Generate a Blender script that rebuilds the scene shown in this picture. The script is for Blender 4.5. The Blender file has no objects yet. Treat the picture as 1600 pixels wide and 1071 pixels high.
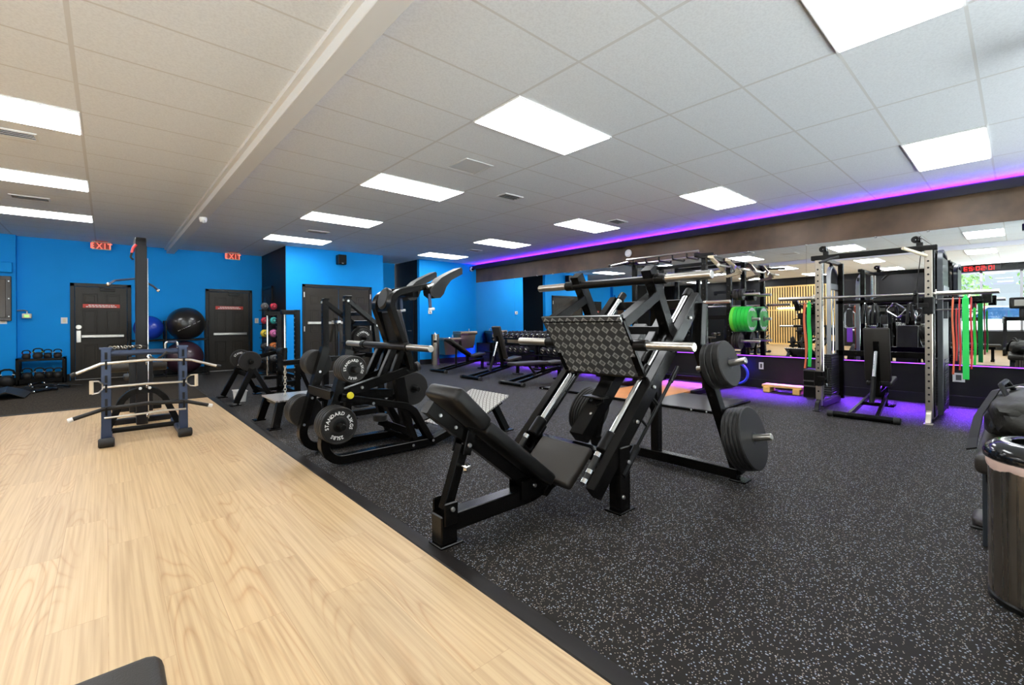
import bpy, bmesh, math, random
from mathutils import Vector, Matrix, Euler
random.seed(7)
SC = bpy.context.scene
COL = SC.collection
V = Vector
PI = math.pi
CE = 2.967          # ceiling height
XW = 8.557          # mirror wall
YB = 11.25          # front of the two blue blocks
YE = 13.39          # exit wall
XO = -5.6           # opposite wall with windows

# ------------------------------------------------------------------ mesh building
class MB:
    def __init__(s):
        s.v = []; s.f = []
    def add(s, vs, fs):
        b = len(s.v)
        s.v.extend([V(p) for p in vs]); s.f.extend([tuple(i + b for i in f) for f in fs])
        return s
    def bm(s, bm, M=None):
        bm.verts.index_update()
        vs = [(M @ v.co if M else v.co.copy()) for v in bm.verts]
        fs = [tuple(v.index for v in f.verts) for f in bm.faces]
        bm.free()
        return s.add(vs, fs)
    def box(s, c, size, rot=None, bev=0.0, seg=1):
        bm = bmesh.new(); bmesh.ops.create_cube(bm, size=1.0)
        for v in bm.verts: v.co = V((v.co.x*size[0], v.co.y*size[1], v.co.z*size[2]))
        if bev > 0:
            bmesh.ops.bevel(bm, geom=bm.edges[:], offset=min(bev, min(size)*.48), segments=seg, affect='EDGES', profile=.5)
        M = Matrix.Translation(V(c))
        if rot is not None:
            M = M @ (rot if isinstance(rot, Matrix) else Euler(rot).to_matrix().to_4x4())
        return s.bm(bm, M)
    def span(s, a, b, bev=0.0, seg=1):
        a, b = V(a), V(b)
        return s.box((a+b)/2, [abs(b[i]-a[i]) for i in range(3)], None, bev, seg)
    def _frame(s, d, up):
        d = d.normalized(); up = V(up)
        x = d.cross(up)
        if x.length < 1e-4: x = d.cross(V((1, 0, 0)))
        if x.length < 1e-4: x = d.cross(V((0, 1, 0)))
        x.normalize(); y = x.cross(d).normalized()
        return x, y
    def sweep(s, pts, prof, up=(0, 0, 1), closed=False, cap=True):
        """prof: list of 2-D (side, up) points"""
        pts = [V(p) for p in pts]; n = len(pts); m = len(prof); vs = []; fs = []
        px = None
        for i, p in enumerate(pts):
            if closed:
                d0 = (p - pts[i-1]).normalized(); d1 = (pts[(i+1) % n] - p).normalized()
            else:
                d0 = (p - pts[i-1]).normalized() if i else (pts[1]-p).normalized()
                d1 = (pts[i+1]-p).normalized() if i < n-1 else d0
            d = (d0 + d1)
            if d.length < 1e-6: d = d1
            d.normalize()
            x, y = s._frame(d, up)
            if up is None or px is not None and x.dot(px) < 0 and False: x = -x
            px = x
            k = 1.0 / max(.35, math.sqrt(max(.0001, (1 + d0.dot(d1)) / 2)))
            bend = (d1 - d0)
            for (a, b) in prof:
                off = x*a + y*b
                if bend.length > 1e-5:
                    bn = bend.normalized(); off = off + bn*(off.dot(bn))*(k-1)
                vs.append(p + off)
        for i in range(n if closed else n-1):
            j = (i+1) % n
            for a in range(m):
                b = (a+1) % m
                fs.append((i*m+a, i*m+b, j*m+b, j*m+a))
        if cap and not closed:
            fs.append(tuple(range(m-1, -1, -1))); fs.append(tuple((n-1)*m + a for a in range(m)))
        return s.add(vs, fs)
    def bar(s, p0, p1, w, h, up=(0, 0, 1), c=.004):
        return s.sweep([p0, p1], rect(w, h, c), up)
    def rtube(s, pts, w, h, up=(0, 1, 0), r=.06, c=.004, closed=False, n=6):
        return s.sweep(fillet(pts, r, n, closed), rect(w, h, c), up, closed)
    def tube(s, pts, r, n=10, fil=0.0, closed=False, up=None):
        if fil: pts = fillet(pts, fil, 6, closed)
        pts = [V(p) for p in pts]
        prof = [(r*math.cos(2*PI*i/n), r*math.sin(2*PI*i/n)) for i in range(n)]
        # parallel transport
        N = len(pts); vs = []; fs = []
        d = (pts[1]-pts[0]).normalized()
        x = d.orthogonal().normalized()
        for i, p in enumerate(pts):
            if closed: t = (pts[(i+1) % N]-pts[i-1]).normalized()
            else: t = ((pts[i+1] if i < N-1 else p) - (pts[i-1] if i else p)).normalized()
            x = (x - t*x.dot(t)).normalized(); y = t.cross(x)
            for a, b in prof: vs.append(p + x*a + y*b)
        for i in range(N if closed else N-1):
            j = (i+1) % N
            for a in range(n):
                b = (a+1) % n
                fs.append((i*n+a, i*n+b, j*n+b, j*n+a))
        if not closed:
            fs.append(tuple(range(n-1, -1, -1))); fs.append(tuple((N-1)*n+a for a in range(n)))
        return s.add(vs, fs)
    def cyl(s, p0, p1, r, n=20, r2=None, ch=0.0):
        p0, p1 = V(p0), V(p1); d = (p1-p0); L = d.length; r2 = r if r2 is None else r2
        if ch: prof = [(0, 0), (r-ch, 0), (r, ch), (r2, L-ch), (r2-ch, L), (0, L)]
        else: prof = [(0, 0), (r, 0), (r2, L), (0, L)]
        return s.lathe(prof, p0, d, n)
    def lathe(s, prof, o, axis=(0, 0, 1), n=24):
        o = V(o); d = V(axis).normalized(); x = d.orthogonal().normalized(); y = d.cross(x)
        vs = []; fs = []; rows = []
        for (r, t) in prof:
            if r < 1e-6:
                rows.append([len(vs)]); vs.append(o + d*t)
            else:
                b = len(vs)
                for i in range(n):
                    a = 2*PI*i/n; vs.append(o + d*t + (x*math.cos(a)+y*math.sin(a))*r)
                rows.append(list(range(b, b+n)))
        for k in range(len(rows)-1):
            A, B = rows[k], rows[k+1]
            for i in range(n):
                j = (i+1) % n
                if len(A) == 1 and len(B) == 1: continue
                if len(A) == 1: fs.append((A[0], B[j], B[i]))
                elif len(B) == 1: fs.append((A[i], A[j], B[0]))
                else: fs.append((A[i], A[j], B[j], B[i]))
        return s.add(vs, fs)
    def sph(s, c, r, n=16, sc=(1, 1, 1)):
        m = max(6, n//2)
        prof = [(r*math.sin(PI*i/m), -r*math.cos(PI*i/m)) for i in range(m+1)]
        k = len(s.v); s.lathe(prof, (0, 0, 0), (0, 0, 1), n)
        for i in range(k, len(s.v)):
            p = s.v[i]; s.v[i] = V((p.x*sc[0]+c[0], p.y*sc[1]+c[1], p.z*sc[2]+c[2]))
        return s
    def prism(s, poly, axis, t0, t1):
        """poly of 2-D points in the plane normal to axis ('x','y','z'), from t0 to t1"""
        def mk(a, b, t):
            return {'y': (a, t, b), 'x': (t, a, b), 'z': (a, b, t)}[axis]
        n = len(poly)
        vs = [mk(a, b, t0) for a, b in poly] + [mk(a, b, t1) for a, b in poly]
        fs = [tuple(range(n-1, -1, -1)), tuple(range(n, 2*n))] + [(i, (i+1) % n, n+(i+1) % n, n+i) for i in range(n)]
        return s.add(vs, fs)
    def torus(s, c, axis, R, r, n=28, m=8, a0=0, a1=2*PI):
        d = V(axis).normalized(); x = d.orthogonal().normalized(); y = d.cross(x)
        full = abs(a1-a0-2*PI) < 1e-5
        pts = [V(c) + (x*math.cos(a0+(a1-a0)*i/n)+y*math.sin(a0+(a1-a0)*i/n))*R for i in range(n + (0 if full else 1))]
        return s.tube(pts, r, m, closed=full)
    def pad(s, c, size, rot=None, bev=.02):
        return s.box(c, size, rot, bev, 3)

def rect(w, h, c=.004):
    w, h = w/2, h/2
    if c <= 0: return [(-w, -h), (w, -h), (w, h), (-w, h)]
    return [(-w+c, -h), (w-c, -h), (w, -h+c), (w, h-c), (w-c, h), (-w+c, h), (-w, h-c), (-w, -h+c)]

def fillet(pts, r, n=6, closed=False):
    pts = [V(p) for p in pts]; out = []; N = len(pts)
    for i, p in enumerate(pts):
        if not closed and (i == 0 or i == N-1): out.append(p); continue
        a, b = pts[i-1], pts[(i+1) % N]
        u, w = (a-p), (b-p); lu, lw = u.length, w.length; u.normalize(); w.normalize()
        ang = u.angle(w)
        if ang > PI-.02: out.append(p); continue
        t = min(r/math.tan(ang/2), lu*.48, lw*.48); rr = t*math.tan(ang/2)
        q0, q1 = p+u*t, p+w*t
        c = p + (u+w).normalized()*(rr/math.sin(ang/2))
        for k in range(n+1):
            f = k/n; d = (q0-c).normalized().slerp((q1-c).normalized(), f) if (q0-c).length > 1e-6 else u
            out.append(c + d*rr)
    return out

def obj(name, mb, mat, parent=None, label=None, smooth=35):
    me = bpy.data.meshes.new(name)
    off = parent_loc(parent) if parent is not None else V((0, 0, 0))
    me.from_pydata([tuple(p-off) for p in mb.v], [], mb.f)
    bm = bmesh.new(); bm.from_mesh(me); bmesh.ops.recalc_face_normals(bm, faces=bm.faces[:]); bm.to_mesh(me); bm.free()
    me.materials.append(mat)
    if smooth:
        me.polygons.foreach_set('use_smooth', [True]*len(me.polygons))
        me.set_sharp_from_angle(angle=math.radians(smooth))
    o = bpy.data.objects.new(name, me); COL.objects.link(o)
    if parent is not None: o.parent = parent
    if label: o['label'] = label
    return o

def parent_loc(p):
    l = V((0, 0, 0))
    while p is not None:
        l = l + p.location; p = p.parent
    return l

def thing(name, label, cat, loc=(0, 0, 0), group=None):
    o = bpy.data.objects.new(name, None); COL.objects.link(o); o.location = loc
    o.empty_display_size = .1
    return tag(o, label, cat, group)

def tag(o, label, cat, group=None, kind=None):
    o['label'] = label; o['category'] = cat
    if group: o['group'] = group
    if kind: o['kind'] = kind
    return o

def struct(name, mb, mat, label, cat, parent=None, smooth=35):
    o = obj(name, mb, mat, parent, smooth=smooth)
    if parent is None:
        o['kind'] = 'structure'; o['label'] = label; o['category'] = cat
    return o

def dup(root, loc, rotz=0.0, label=None, group=None, scale=None):
    r = root.copy(); COL.objects.link(r); r.location = loc; r.rotation_euler = (0, 0, rotz)
    if scale: r.scale = (scale,)*3
    if label: r['label'] = label
    if group: r['group'] = group
    for ch in list(root.children):
        c = ch.copy(); COL.objects.link(c); c.parent = r
        for g in list(ch.children):
            d = g.copy(); COL.objects.link(d); d.parent = c
    return r

ORD = ['first', 'second', 'third', 'fourth', 'fifth', 'sixth', 'seventh', 'eighth', 'ninth', 'tenth', 'eleventh', 'twelfth',
       'thirteenth', 'fourteenth', 'fifteenth', 'sixteenth', 'seventeenth', 'eighteenth', 'nineteenth', 'twentieth']

# text as mesh: returns MB of the string laid out in a plane (x right, y up), centred, height h
_tc = {}
def glyph(ch):
    if ch not in _tc:
        cu = bpy.data.curves.new('glyph', 'FONT'); cu.body = ch; cu.size = 1.0; cu.offset = .02
        cu.resolution_u = 2
        o = bpy.data.objects.new('glyph', cu); COL.objects.link(o)
        bpy.context.view_layer.update()
        dg = bpy.context.evaluated_depsgraph_get(); me = bpy.data.meshes.new_from_object(o.evaluated_get(dg))
        vs = [v.co.copy() for v in me.vertices]; fs = [tuple(p.vertices) for p in me.polygons]
        bpy.data.objects.remove(o); bpy.data.curves.remove(cu); bpy.data.meshes.remove(me)
        xs = [v.x for v in vs] or [0, .3]
        _tc[ch] = (vs, fs, min(xs), max(xs))
    return _tc[ch]
def text_flat(mb, string, o, ux, uy, h, sx=1.0, th=.002, gap=.12):
    ux, uy = V(ux).normalized(), V(uy).normalized(); un = ux.cross(uy)
    w = 0; items = []
    for ch in string:
        if ch == ' ': w += .35; continue
        vs, fs, a, b = glyph(ch); items.append((ch, w-a)); w += (b-a)+gap
    w -= gap
    for ch, x in items:
        vs, fs, a, b = glyph(ch)
        pts = [V(o) + ux*((p.x+x-w/2)*h*sx/.72) + uy*((p.y-.36)*h/.72) + un*th for p in vs]
        mb.add(pts, fs)
    return mb
def text_arc(mb, string, c, nrm, up, R, h, a_mid, th=.002, sx=1.0, gap=.1):
    """letters on a circle, reading clockwise; a_mid = clockwise angle from up"""
    nrm = V(nrm).normalized(); up = V(up).normalized(); rt = up.cross(nrm)
    w = 0; items = []
    for ch in string:
        if ch == ' ': w += .35; continue
        vs, fs, a, b = glyph(ch); items.append((ch, w + (b-a)/2)); w += (b-a)+gap
    w -= gap
    k = h/.72*sx
    for ch, x in items:
        vs, fs, a, b = glyph(ch)
        ang = a_mid + (x-w/2)*k/R
        rad = up*math.cos(ang) + rt*math.sin(ang); tan = rt*math.cos(ang) - up*math.sin(ang)
        pts = [V(c) + rad*R + tan*((p.x-(a+b)/2)*k) + rad*((p.y-.36)*h/.72) + nrm*th for p in vs]
        mb.add(pts, fs)
    return mb

# ------------------------------------------------------------------ materials
def srgb(r, g, b):
    f = lambda c: (c/255/12.92 if c/255 <= .04045 else ((c/255+.055)/1.055)**2.4)
    return (f(r), f(g), f(b), 1)
def mat(name, col, rough=.5, metal=0.0, spec=.5, noise=None, bump=None, coat=0.0):
    m = bpy.data.materials.new(name); m.use_nodes = True; nt = m.node_tree; b = nt.nodes['Principled BSDF']
    b.inputs['Base Color'].default_value = col; b.inputs['Roughness'].default_value = rough
    b.inputs['Metallic'].default_value = metal; b.inputs['Specular IOR Level'].default_value = spec
    b.inputs['Coat Weight'].default_value = coat
    if noise or bump:
        tc = nt.nodes.new('ShaderNodeTexCoord'); nz = nt.nodes.new('ShaderNodeTexNoise')
        nz.inputs['Scale'].default_value = (noise or bump)[0]; nz.inputs['Detail'].default_value = 4
        nt.links.new(tc.outputs['Object'], nz.inputs['Vector'])
        if noise:
            mx = nt.nodes.new('ShaderNodeMix'); mx.data_type = 'RGBA'
            k = noise[1]
            mx.inputs[6].default_value = tuple(max(0, c*(1-k)) for c in col[:3])+(1,)
            mx.inputs[7].default_value = tuple(min(1, c*(1+k)) for c in col[:3])+(1,)
            nt.links.new(nz.outputs['Fac'], mx.inputs[0]); nt.links.new(mx.outputs[2], b.inputs['Base Color'])
        if bump:
            bp = nt.nodes.new('ShaderNodeBump'); bp.inputs['Strength'].default_value = bump[1]; bp.inputs['Distance'].default_value = .01
            nt.links.new(nz.outputs['Fac'], bp.inputs['Height']); nt.links.new(bp.outputs['Normal'], b.inputs['Normal'])
    return m
def emis(name, col, s):
    m = bpy.data.materials.new(name); m.use_nodes = True; nt = m.node_tree; nt.nodes.clear()
    e = nt.nodes.new('ShaderNodeEmission'); e.inputs[0].default_value = col; e.inputs[1].default_value = s
    o = nt.nodes.new('ShaderNodeOutputMaterial'); nt.links.new(e.outputs[0], o.inputs[0]); return m

BLK = mat('black_powder_coat', (.0040, .0036, .0031, 1), .26, 0, .16)
BLK2 = mat('satin_black_steel', (.006, .0055, .005, 1), .30, 0, .18)
NAVY = mat('navy_powder_coat', (.035, .05, .095, 1), .32, .3, .5)
GREY = mat('grey_steel', (.12, .12, .115, 1), .35, .6)
RUB = mat('black_rubber', (.016, .015, .014, 1), .5, 0, .3, noise=(120, .3))
PLATE = mat('rubber_weight_plate', (.021, .0195, .018, 1), .45, 0, .2, noise=(90, .2))
VIN = mat('black_vinyl', (.008, .0075, .007, 1), .36, 0, .25, bump=(300, .12))
VINB = mat('charcoal_vinyl', (.024, .020, .016, 1), .48, 0, .35, bump=(300, .12))
CHR = mat('chrome', (.78, .77, .75, 1), .12, 1)
STEEL = mat('brushed_steel', (.58, .55, .50, 1), .3, 1, noise=(40, .12))
BOLT = mat('zinc_bolt', (.72, .72, .71, 1), .28, 1)
WHITE = mat('white_plastic', (.8, .8, .78, 1), .4)
GREEN = mat('green_rubber', (.012, .42, .035, 1), .45, 0, .4, noise=(30, .15))
GREENL = mat('lime_rubber', (.10, .55, .03, 1), .45)
BAND_G = mat('green_latex', (.02, .62, .10, 1), .45)
BAND_R = mat('red_latex', (.55, .03, .03, 1), .5)
BAND_O = mat('orange_latex', (.75, .16, .07, 1), .5)
BAND_P = mat('purple_latex', (.16, .03, .42, 1), .5)
TXT = mat('white_print', (.78, .78, .76, 1), .6)
YEL = mat('yellow_plastic', (.70, .58, .02, 1), .4)
RED = mat('red_plastic', (.60, .03, .03, 1), .4)
PINEM = mat('pine_board', srgb(236, 186, 110), .7, 0, .2, noise=(6, .2))
CHAIN = mat('zinc_chain', (.6, .57, .5, 1), .3, 1)
STACK = mat('dark_stack_steel', (.012, .012, .014, 1), .4, .2)

def wood_floor():
    m = bpy.data.materials.new('light_oak_plank'); m.use_nodes = True; nt = m.node_tree; N = nt.nodes; L = nt.links
    b = N['Principled BSDF']; tc = N.new('ShaderNodeTexCoord'); sp = N.new('ShaderNodeSeparateXYZ'); cb = N.new('ShaderNodeCombineXYZ')
    L.new(tc.outputs['Object'], sp.inputs[0]); L.new(sp.outputs[1], cb.inputs[0]); L.new(sp.outputs[0], cb.inputs[1])
    br = N.new('ShaderNodeTexBrick'); br.inputs['Scale'].default_value = 1.0
    br.inputs['Brick Width'].default_value = 1.22; br.inputs['Row Height'].default_value = .178
    br.inputs['Mortar Size'].default_value = .0012; br.inputs['Mortar Smooth'].default_value = .1; br.offset = .37
    br.inputs['Color1'].default_value = (0, 0, 0, 1); br.inputs['Color2'].default_value = (1, 1, 1, 1); br.inputs['Mortar'].default_value = (.5, .5, .5, 1)
    L.new(cb.outputs[0], br.inputs['Vector'])
    # grain: noise stretched along the plank, shifted by plank id
    ad = N.new('ShaderNodeVectorMath'); ad.operation = 'MULTIPLY_ADD'
    L.new(br.outputs['Color'], ad.inputs[0]); ad.inputs[1].default_value = (7.3, 3.1, 5.0); L.new(cb.outputs[0], ad.inputs[2])
    mp = N.new('ShaderNodeMapping'); mp.inputs['Scale'].default_value = (.55, 30, 1); L.new(ad.outputs[0], mp.inputs[0])
    n1 = N.new('ShaderNodeTexNoise'); n1.inputs['Scale'].default_value = 2.2; n1.inputs['Detail'].default_value = 4; n1.inputs['Distortion'].default_value = .15
    L.new(mp.outputs[0], n1.inputs['Vector'])
    mp2 = N.new('ShaderNodeMapping'); mp2.inputs['Scale'].default_value = (.75, 5.2, 1); L.new(ad.outputs[0], mp2.inputs[0])
    wv = N.new('ShaderNodeTexNoise'); wv.inputs['Scale'].default_value = 1.0; wv.inputs['Detail'].default_value = .6
    L.new(mp2.outputs[0], wv.inputs['Vector'])
    mm = N.new('ShaderNodeMath'); mm.operation = 'MULTIPLY'; mm.inputs[1].default_value = 34; L.new(wv.outputs['Fac'], mm.inputs[0])
    fr = N.new('ShaderNodeMath'); fr.operation = 'PINGPONG'; fr.inputs[1].default_value = 1.0; L.new(mm.outputs[0], fr.inputs[0])
    pw = N.new('ShaderNodeMath'); pw.operation = 'POWER'; pw.inputs[1].default_value = 4; L.new(fr.outputs[0], pw.inputs[0])
    cr = N.new('ShaderNodeValToRGB'); e = cr.color_ramp.elements
    e[0].position = .30; e[0].color = (.40, .262, .132, 1); e[1].position = .62; e[1].color = (.535, .375, .205, 1)
    L.new(n1.outputs['Fac'], cr.inputs[0])
    mx = N.new('ShaderNodeMix'); mx.data_type = 'RGBA'; mx.blend_type = 'MULTIPLY'
    s = N.new('ShaderNodeMath'); s.operation = 'MULTIPLY'; s.inputs[1].default_value = .60; L.new(pw.outputs[0], s.inputs[0])
    mk = N.new('ShaderNodeTexNoise'); mk.inputs['Scale'].default_value = .9; mk.inputs['Detail'].default_value = 0; L.new(mp2.outputs[0], mk.inputs['Vector'])
    mr = N.new('ShaderNodeMapRange'); mr.inputs[1].default_value = .46; mr.inputs[2].default_value = .62; L.new(mk.outputs['Color'], mr.inputs[0])
    s2 = N.new('ShaderNodeMath'); s2.operation = 'MULTIPLY'; L.new(s.outputs[0], s2.inputs[0]); L.new(mr.outputs[0], s2.inputs[1])
    L.new(s2.outputs[0], mx.inputs[0]); L.new(cr.outputs[0], mx.inputs[6]); mx.inputs[7].default_value = (.70, .52, .36, 1)
    hv = N.new('ShaderNodeHueSaturation'); vm = N.new('ShaderNodeMapRange'); vm.inputs[3].default_value = .94; vm.inputs[4].default_value = 1.05
    L.new(br.outputs['Color'], vm.inputs[0]); L.new(vm.outputs[0], hv.inputs['Value']); L.new(mx.outputs[2], hv.inputs['Color'])
    mo = N.new('ShaderNodeMix'); mo.data_type = 'RGBA'; mo.blend_type = 'MULTIPLY'; ms = N.new('ShaderNodeMath'); ms.operation = 'MULTIPLY'; ms.inputs[1].default_value = .35
    L.new(br.outputs['Fac'], ms.inputs[0]); L.new(ms.outputs[0], mo.inputs[0]); L.new(hv.outputs[0], mo.inputs[6]); mo.inputs[7].default_value = (.45, .32, .22, 1)
    L.new(mo.outputs[2], b.inputs['Base Color']); b.inputs['Roughness'].default_value = .42; b.inputs['Specular IOR Level'].default_value = .4
    return m

def rubber_floor():
    m = bpy.data.materials.new('flecked_rubber'); m.use_nodes = True; nt = m.node_tree; N = nt.nodes; L = nt.links
    b = N['Principled BSDF']; tc = N.new('ShaderNodeTexCoord')
    nz = N.new('ShaderNodeTexNoise'); nz.inputs['Scale'].default_value = 45; L.new(tc.outputs['Object'], nz.inputs['Vector'])
    av = N.new('ShaderNodeVectorMath'); av.operation = 'MULTIPLY_ADD'; L.new(nz.outputs['Color'], av.inputs[0]); av.inputs[1].default_value = (.012,)*3; L.new(tc.outputs['Object'], av.inputs[2])
    out = (.0130, .0108, .0088, 1); prev = None
    for sc, thr, pick, col in ((85, .25, .79, (.25, .285, .335, 1)), (130, .25, .80, (.30, .255, .21, 1))):
        vo = N.new('ShaderNodeTexVoronoi'); vo.inputs['Scale'].default_value = sc; vo.voronoi_dimensions = '2D'; L.new(av.outputs[0], vo.inputs['Vector'])
        lt = N.new('ShaderNodeMath'); lt.operation = 'LESS_THAN'; lt.inputs[1].default_value = thr; L.new(vo.outputs['Distance'], lt.inputs[0])
        sx = N.new('ShaderNodeSeparateColor'); L.new(vo.outputs['Color'], sx.inputs[0])
        gt = N.new('ShaderNodeMath'); gt.operation = 'GREATER_THAN'; gt.inputs[1].default_value = pick; L.new(sx.outputs[0], gt.inputs[0])
        mu = N.new('ShaderNodeMath'); mu.operation = 'MULTIPLY'; L.new(lt.outputs[0], mu.inputs[0]); L.new(gt.outputs[0], mu.inputs[1])
        mx = N.new('ShaderNodeMix'); mx.data_type = 'RGBA'; L.new(mu.outputs[0], mx.inputs[0])
        if prev: L.new(prev.outputs[2], mx.inputs[6])
        else: mx.inputs[6].default_value = out
        mx.inputs[7].default_value = col; prev = mx
    L.new(prev.outputs[2], b.inputs['Base Color']); b.inputs['Roughness'].default_value = .6; b.inputs['Specular IOR Level'].default_value = .10
    bp = N.new('ShaderNodeBump'); bp.inputs['Strength'].default_value = .15; bp.inputs['Distance'].default_value = .003
    n2 = N.new('ShaderNodeTexNoise'); n2.inputs['Scale'].default_value = 260; L.new(tc.outputs['Object'], n2.inputs['Vector']); L.new(n2.outputs['Fac'], bp.inputs['Height']); L.new(bp.outputs[0], b.inputs['Normal'])
    return m

def turf():
    m = bpy.data.materials.new('black_brown_turf'); m.use_nodes = True; nt = m.node_tree; N = nt.nodes; L = nt.links
    b = N['Principled BSDF']; tc = N.new('ShaderNodeTexCoord'); nz = N.new('ShaderNodeTexNoise'); nz.inputs['Scale'].default_value = 55; nz.inputs['Detail'].default_value = 6; nz.inputs['Roughness'].default_value = .8
    L.new(tc.outputs['Object'], nz.inputs['Vector']); cr = N.new('ShaderNodeValToRGB'); e = cr.color_ramp.elements
    e[0].position = .42; e[0].color = (.008, .007, .006, 1); e[1].position = .68; e[1].color = (.085, .066, .045, 1)
    L.new(nz.outputs['Fac'], cr.inputs[0]); L.new(cr.outputs[0], b.inputs['Base Color']); b.inputs['Roughness'].default_value = .9; b.inputs['Specular IOR Level'].default_value = .1
    bp = N.new('ShaderNodeBump'); bp.inputs['Strength'].default_value = .6; bp.inputs['Distance'].default_value = .01; L.new(nz.outputs['Fac'], bp.inputs['Height']); L.new(bp.outputs[0], b.inputs['Normal'])
    return m

def ceiling_mat(name, ox, oy):
    m = bpy.data.materials.new(name); m.use_nodes = True; nt = m.node_tree; N = nt.nodes; L = nt.links
    b = N['Principled BSDF']; tc = N.new('ShaderNodeTexCoord'); sp = N.new('ShaderNodeSeparateXYZ'); L.new(tc.outputs['Object'], sp.inputs[0])
    def line(axis, off, step, hw):
        a = N.new('ShaderNodeMath'); a.operation = 'SUBTRACT'; L.new(sp.outputs[axis], a.inputs[0]); a.inputs[1].default_value = off - step*50.5
        md = N.new('ShaderNodeMath'); md.operation = 'MODULO'; L.new(a.outputs[0], md.inputs[0]); md.inputs[1].default_value = step
        s2 = N.new('ShaderNodeMath'); s2.operation = 'SUBTRACT'; L.new(md.outputs[0], s2.inputs[0]); s2.inputs[1].default_value = step/2
        ab = N.new('ShaderNodeMath'); ab.operation = 'ABSOLUTE'; L.new(s2.outputs[0], ab.inputs[0])
        lt = N.new('ShaderNodeMath'); lt.operation = 'LESS_THAN'; L.new(ab.outputs[0], lt.inputs[0]); lt.inputs[1].default_value = hw
        return lt
    l1 = line(0, ox, 1.2192, .013); l2 = line(1, oy, .6096, .009)
    mx = N.new('ShaderNodeMath'); mx.operation = 'MAXIMUM'; L.new(l1.outputs[0], mx.inputs[0]); L.new(l2.outputs[0], mx.inputs[1])
    nz = N.new('ShaderNodeTexNoise'); nz.inputs['Scale'].default_value = 70; nz.inputs['Detail'].default_value = 5; L.new(tc.outputs['Object'], nz.inputs['Vector'])
    cr = N.new('ShaderNodeValToRGB'); e = cr.color_ramp.elements; e[0].position = .3; e[0].color = (.74, .765, .80, 1); e[1].position = .6; e[1].color = (.82, .85, .885, 1)
    L.new(nz.outputs['Fac'], cr.inputs[0])
    mc = N.new('ShaderNodeMix'); mc.data_type = 'RGBA'; L.new(mx.outputs[0], mc.inputs[0]); L.new(cr.outputs[0], mc.inputs[6]); mc.inputs[7].default_value = (.66, .66, .66, 1)
    L.new(mc.outputs[2], b.inputs['Base Color']); b.inputs['Roughness'].default_value = .9; b.inputs['Specular IOR Level'].default_value = .2
    return m

def tread_mat(name, dark, light, step, rough=.35, metal=.6, single=False):
    """raised lozenge tread pattern, from the surface's own UV in metres"""
    m = bpy.data.materials.new(name); m.use_nodes = True; nt = m.node_tree; N = nt.nodes; L = nt.links
    b = N['Principled BSDF']; tc = N.new('ShaderNodeUVMap'); mp = N.new('ShaderNodeMapping')
    mp.inputs['Scale'].default_value = (1/step,)*3; L.new(tc.outputs[0], mp.inputs[0]); sp = N.new('ShaderNodeSeparateXYZ'); L.new(mp.outputs[0], sp.inputs[0])
    def mth(op, a, bb=None):
        n = N.new('ShaderNodeMath'); n.operation = op
        if isinstance(a, (int, float)): n.inputs[0].default_value = a
        else: L.new(a, n.inputs[0])
        if bb is not None:
            if isinstance(bb, (int, float)): n.inputs[1].default_value = bb
            else: L.new(bb, n.inputs[1])
        return n.outputs[0]
    # checker of lozenges: two shifted lattices
    def loz(sx, sy):
        fx = mth('SUBTRACT', mth('FRACT', mth('ADD', sp.outputs[0], sx)), .5); fy = mth('SUBTRACT', mth('FRACT', mth('ADD', sp.outputs[1], sy)), .5)
        return mth('ADD', mth('ABSOLUTE', fx), mth('ABSOLUTE', fy))
    d = loz(0, 0) if single else mth('MINIMUM', loz(0, 0), loz(.5, .5))
    ring = mth('MULTIPLY', mth('LESS_THAN', d, .43 if single else .34), mth('GREATER_THAN', d, .23 if single else .14))
    cen = mth('LESS_THAN', d, .20 if single else .14)
    mx = N.new('ShaderNodeMix'); mx.data_type = 'RGBA'; L.new(ring, mx.inputs[0]); mx.inputs[6].default_value = dark; mx.inputs[7].default_value = light
    m2 = N.new('ShaderNodeMix'); m2.data_type = 'RGBA'; L.new(cen, m2.inputs[0]); L.new(mx.outputs[2], m2.inputs[6]); m2.inputs[7].default_value = tuple((a+c*.6)/2 for a, c in zip(dark, light))
    L.new(m2.outputs[2], b.inputs['Base Color']); b.inputs['Roughness'].default_value = rough; b.inputs['Metallic'].default_value = metal
    bp = N.new('ShaderNodeBump'); bp.inputs['Strength'].default_value = .5; bp.inputs['Distance'].default_value = .004; L.new(mth('LESS_THAN', d, .43 if single else .34), bp.inputs['Height']); L.new(bp.outputs[0], b.inputs['Normal'])
    return m

STRIPM = mat('dark_transition_strip', (.009, .007, .006, 1), .55, 0, .25)
BLUE = mat('bright_blue_paint', (.004, .285, .76, 1), .6, 0, .15, noise=(2.5, .05), bump=(180, .06))
BLACKW = mat('matt_black_paint', (.0075, .0073, .007, 1), .5, 0, .3, bump=(150, .05))
BRONZE = mat('mottled_bronze_plaster', (.060, .036, .020, 1), .42, .1, .4, noise=(2.6, 2.0), bump=(9, .3))
DOORM = mat('black_door_paint', (.022, .0175, .0115, 1), .42, 0, .3)
DOORF = mat('black_door_frame_paint', (.008, .007, .006, 1), .4, 0, .3)
BEAMM = mat('white_beam_paint', (.74, .74, .74, 1), .55)
PANEL = emis('led_panel', (.955, .98, 1.0, 1), 16.5)
LEDP = emis('purple_led', (.26, .05, 1.0, 1), 4.0)
LEDC = emis('purple_cove_led', (.095, .006, 1.0, 1), 105.0)
MIR = bpy.data.materials.new('mirror_glass'); MIR.use_nodes = True
_b = MIR.node_tree.nodes['Principled BSDF']; _b.inputs['Metallic'].default_value = 1; _b.inputs['Roughness'].default_value = 0.0; _b.inputs['Base Color'].default_value = (.92, .94, .93, 1)
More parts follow.
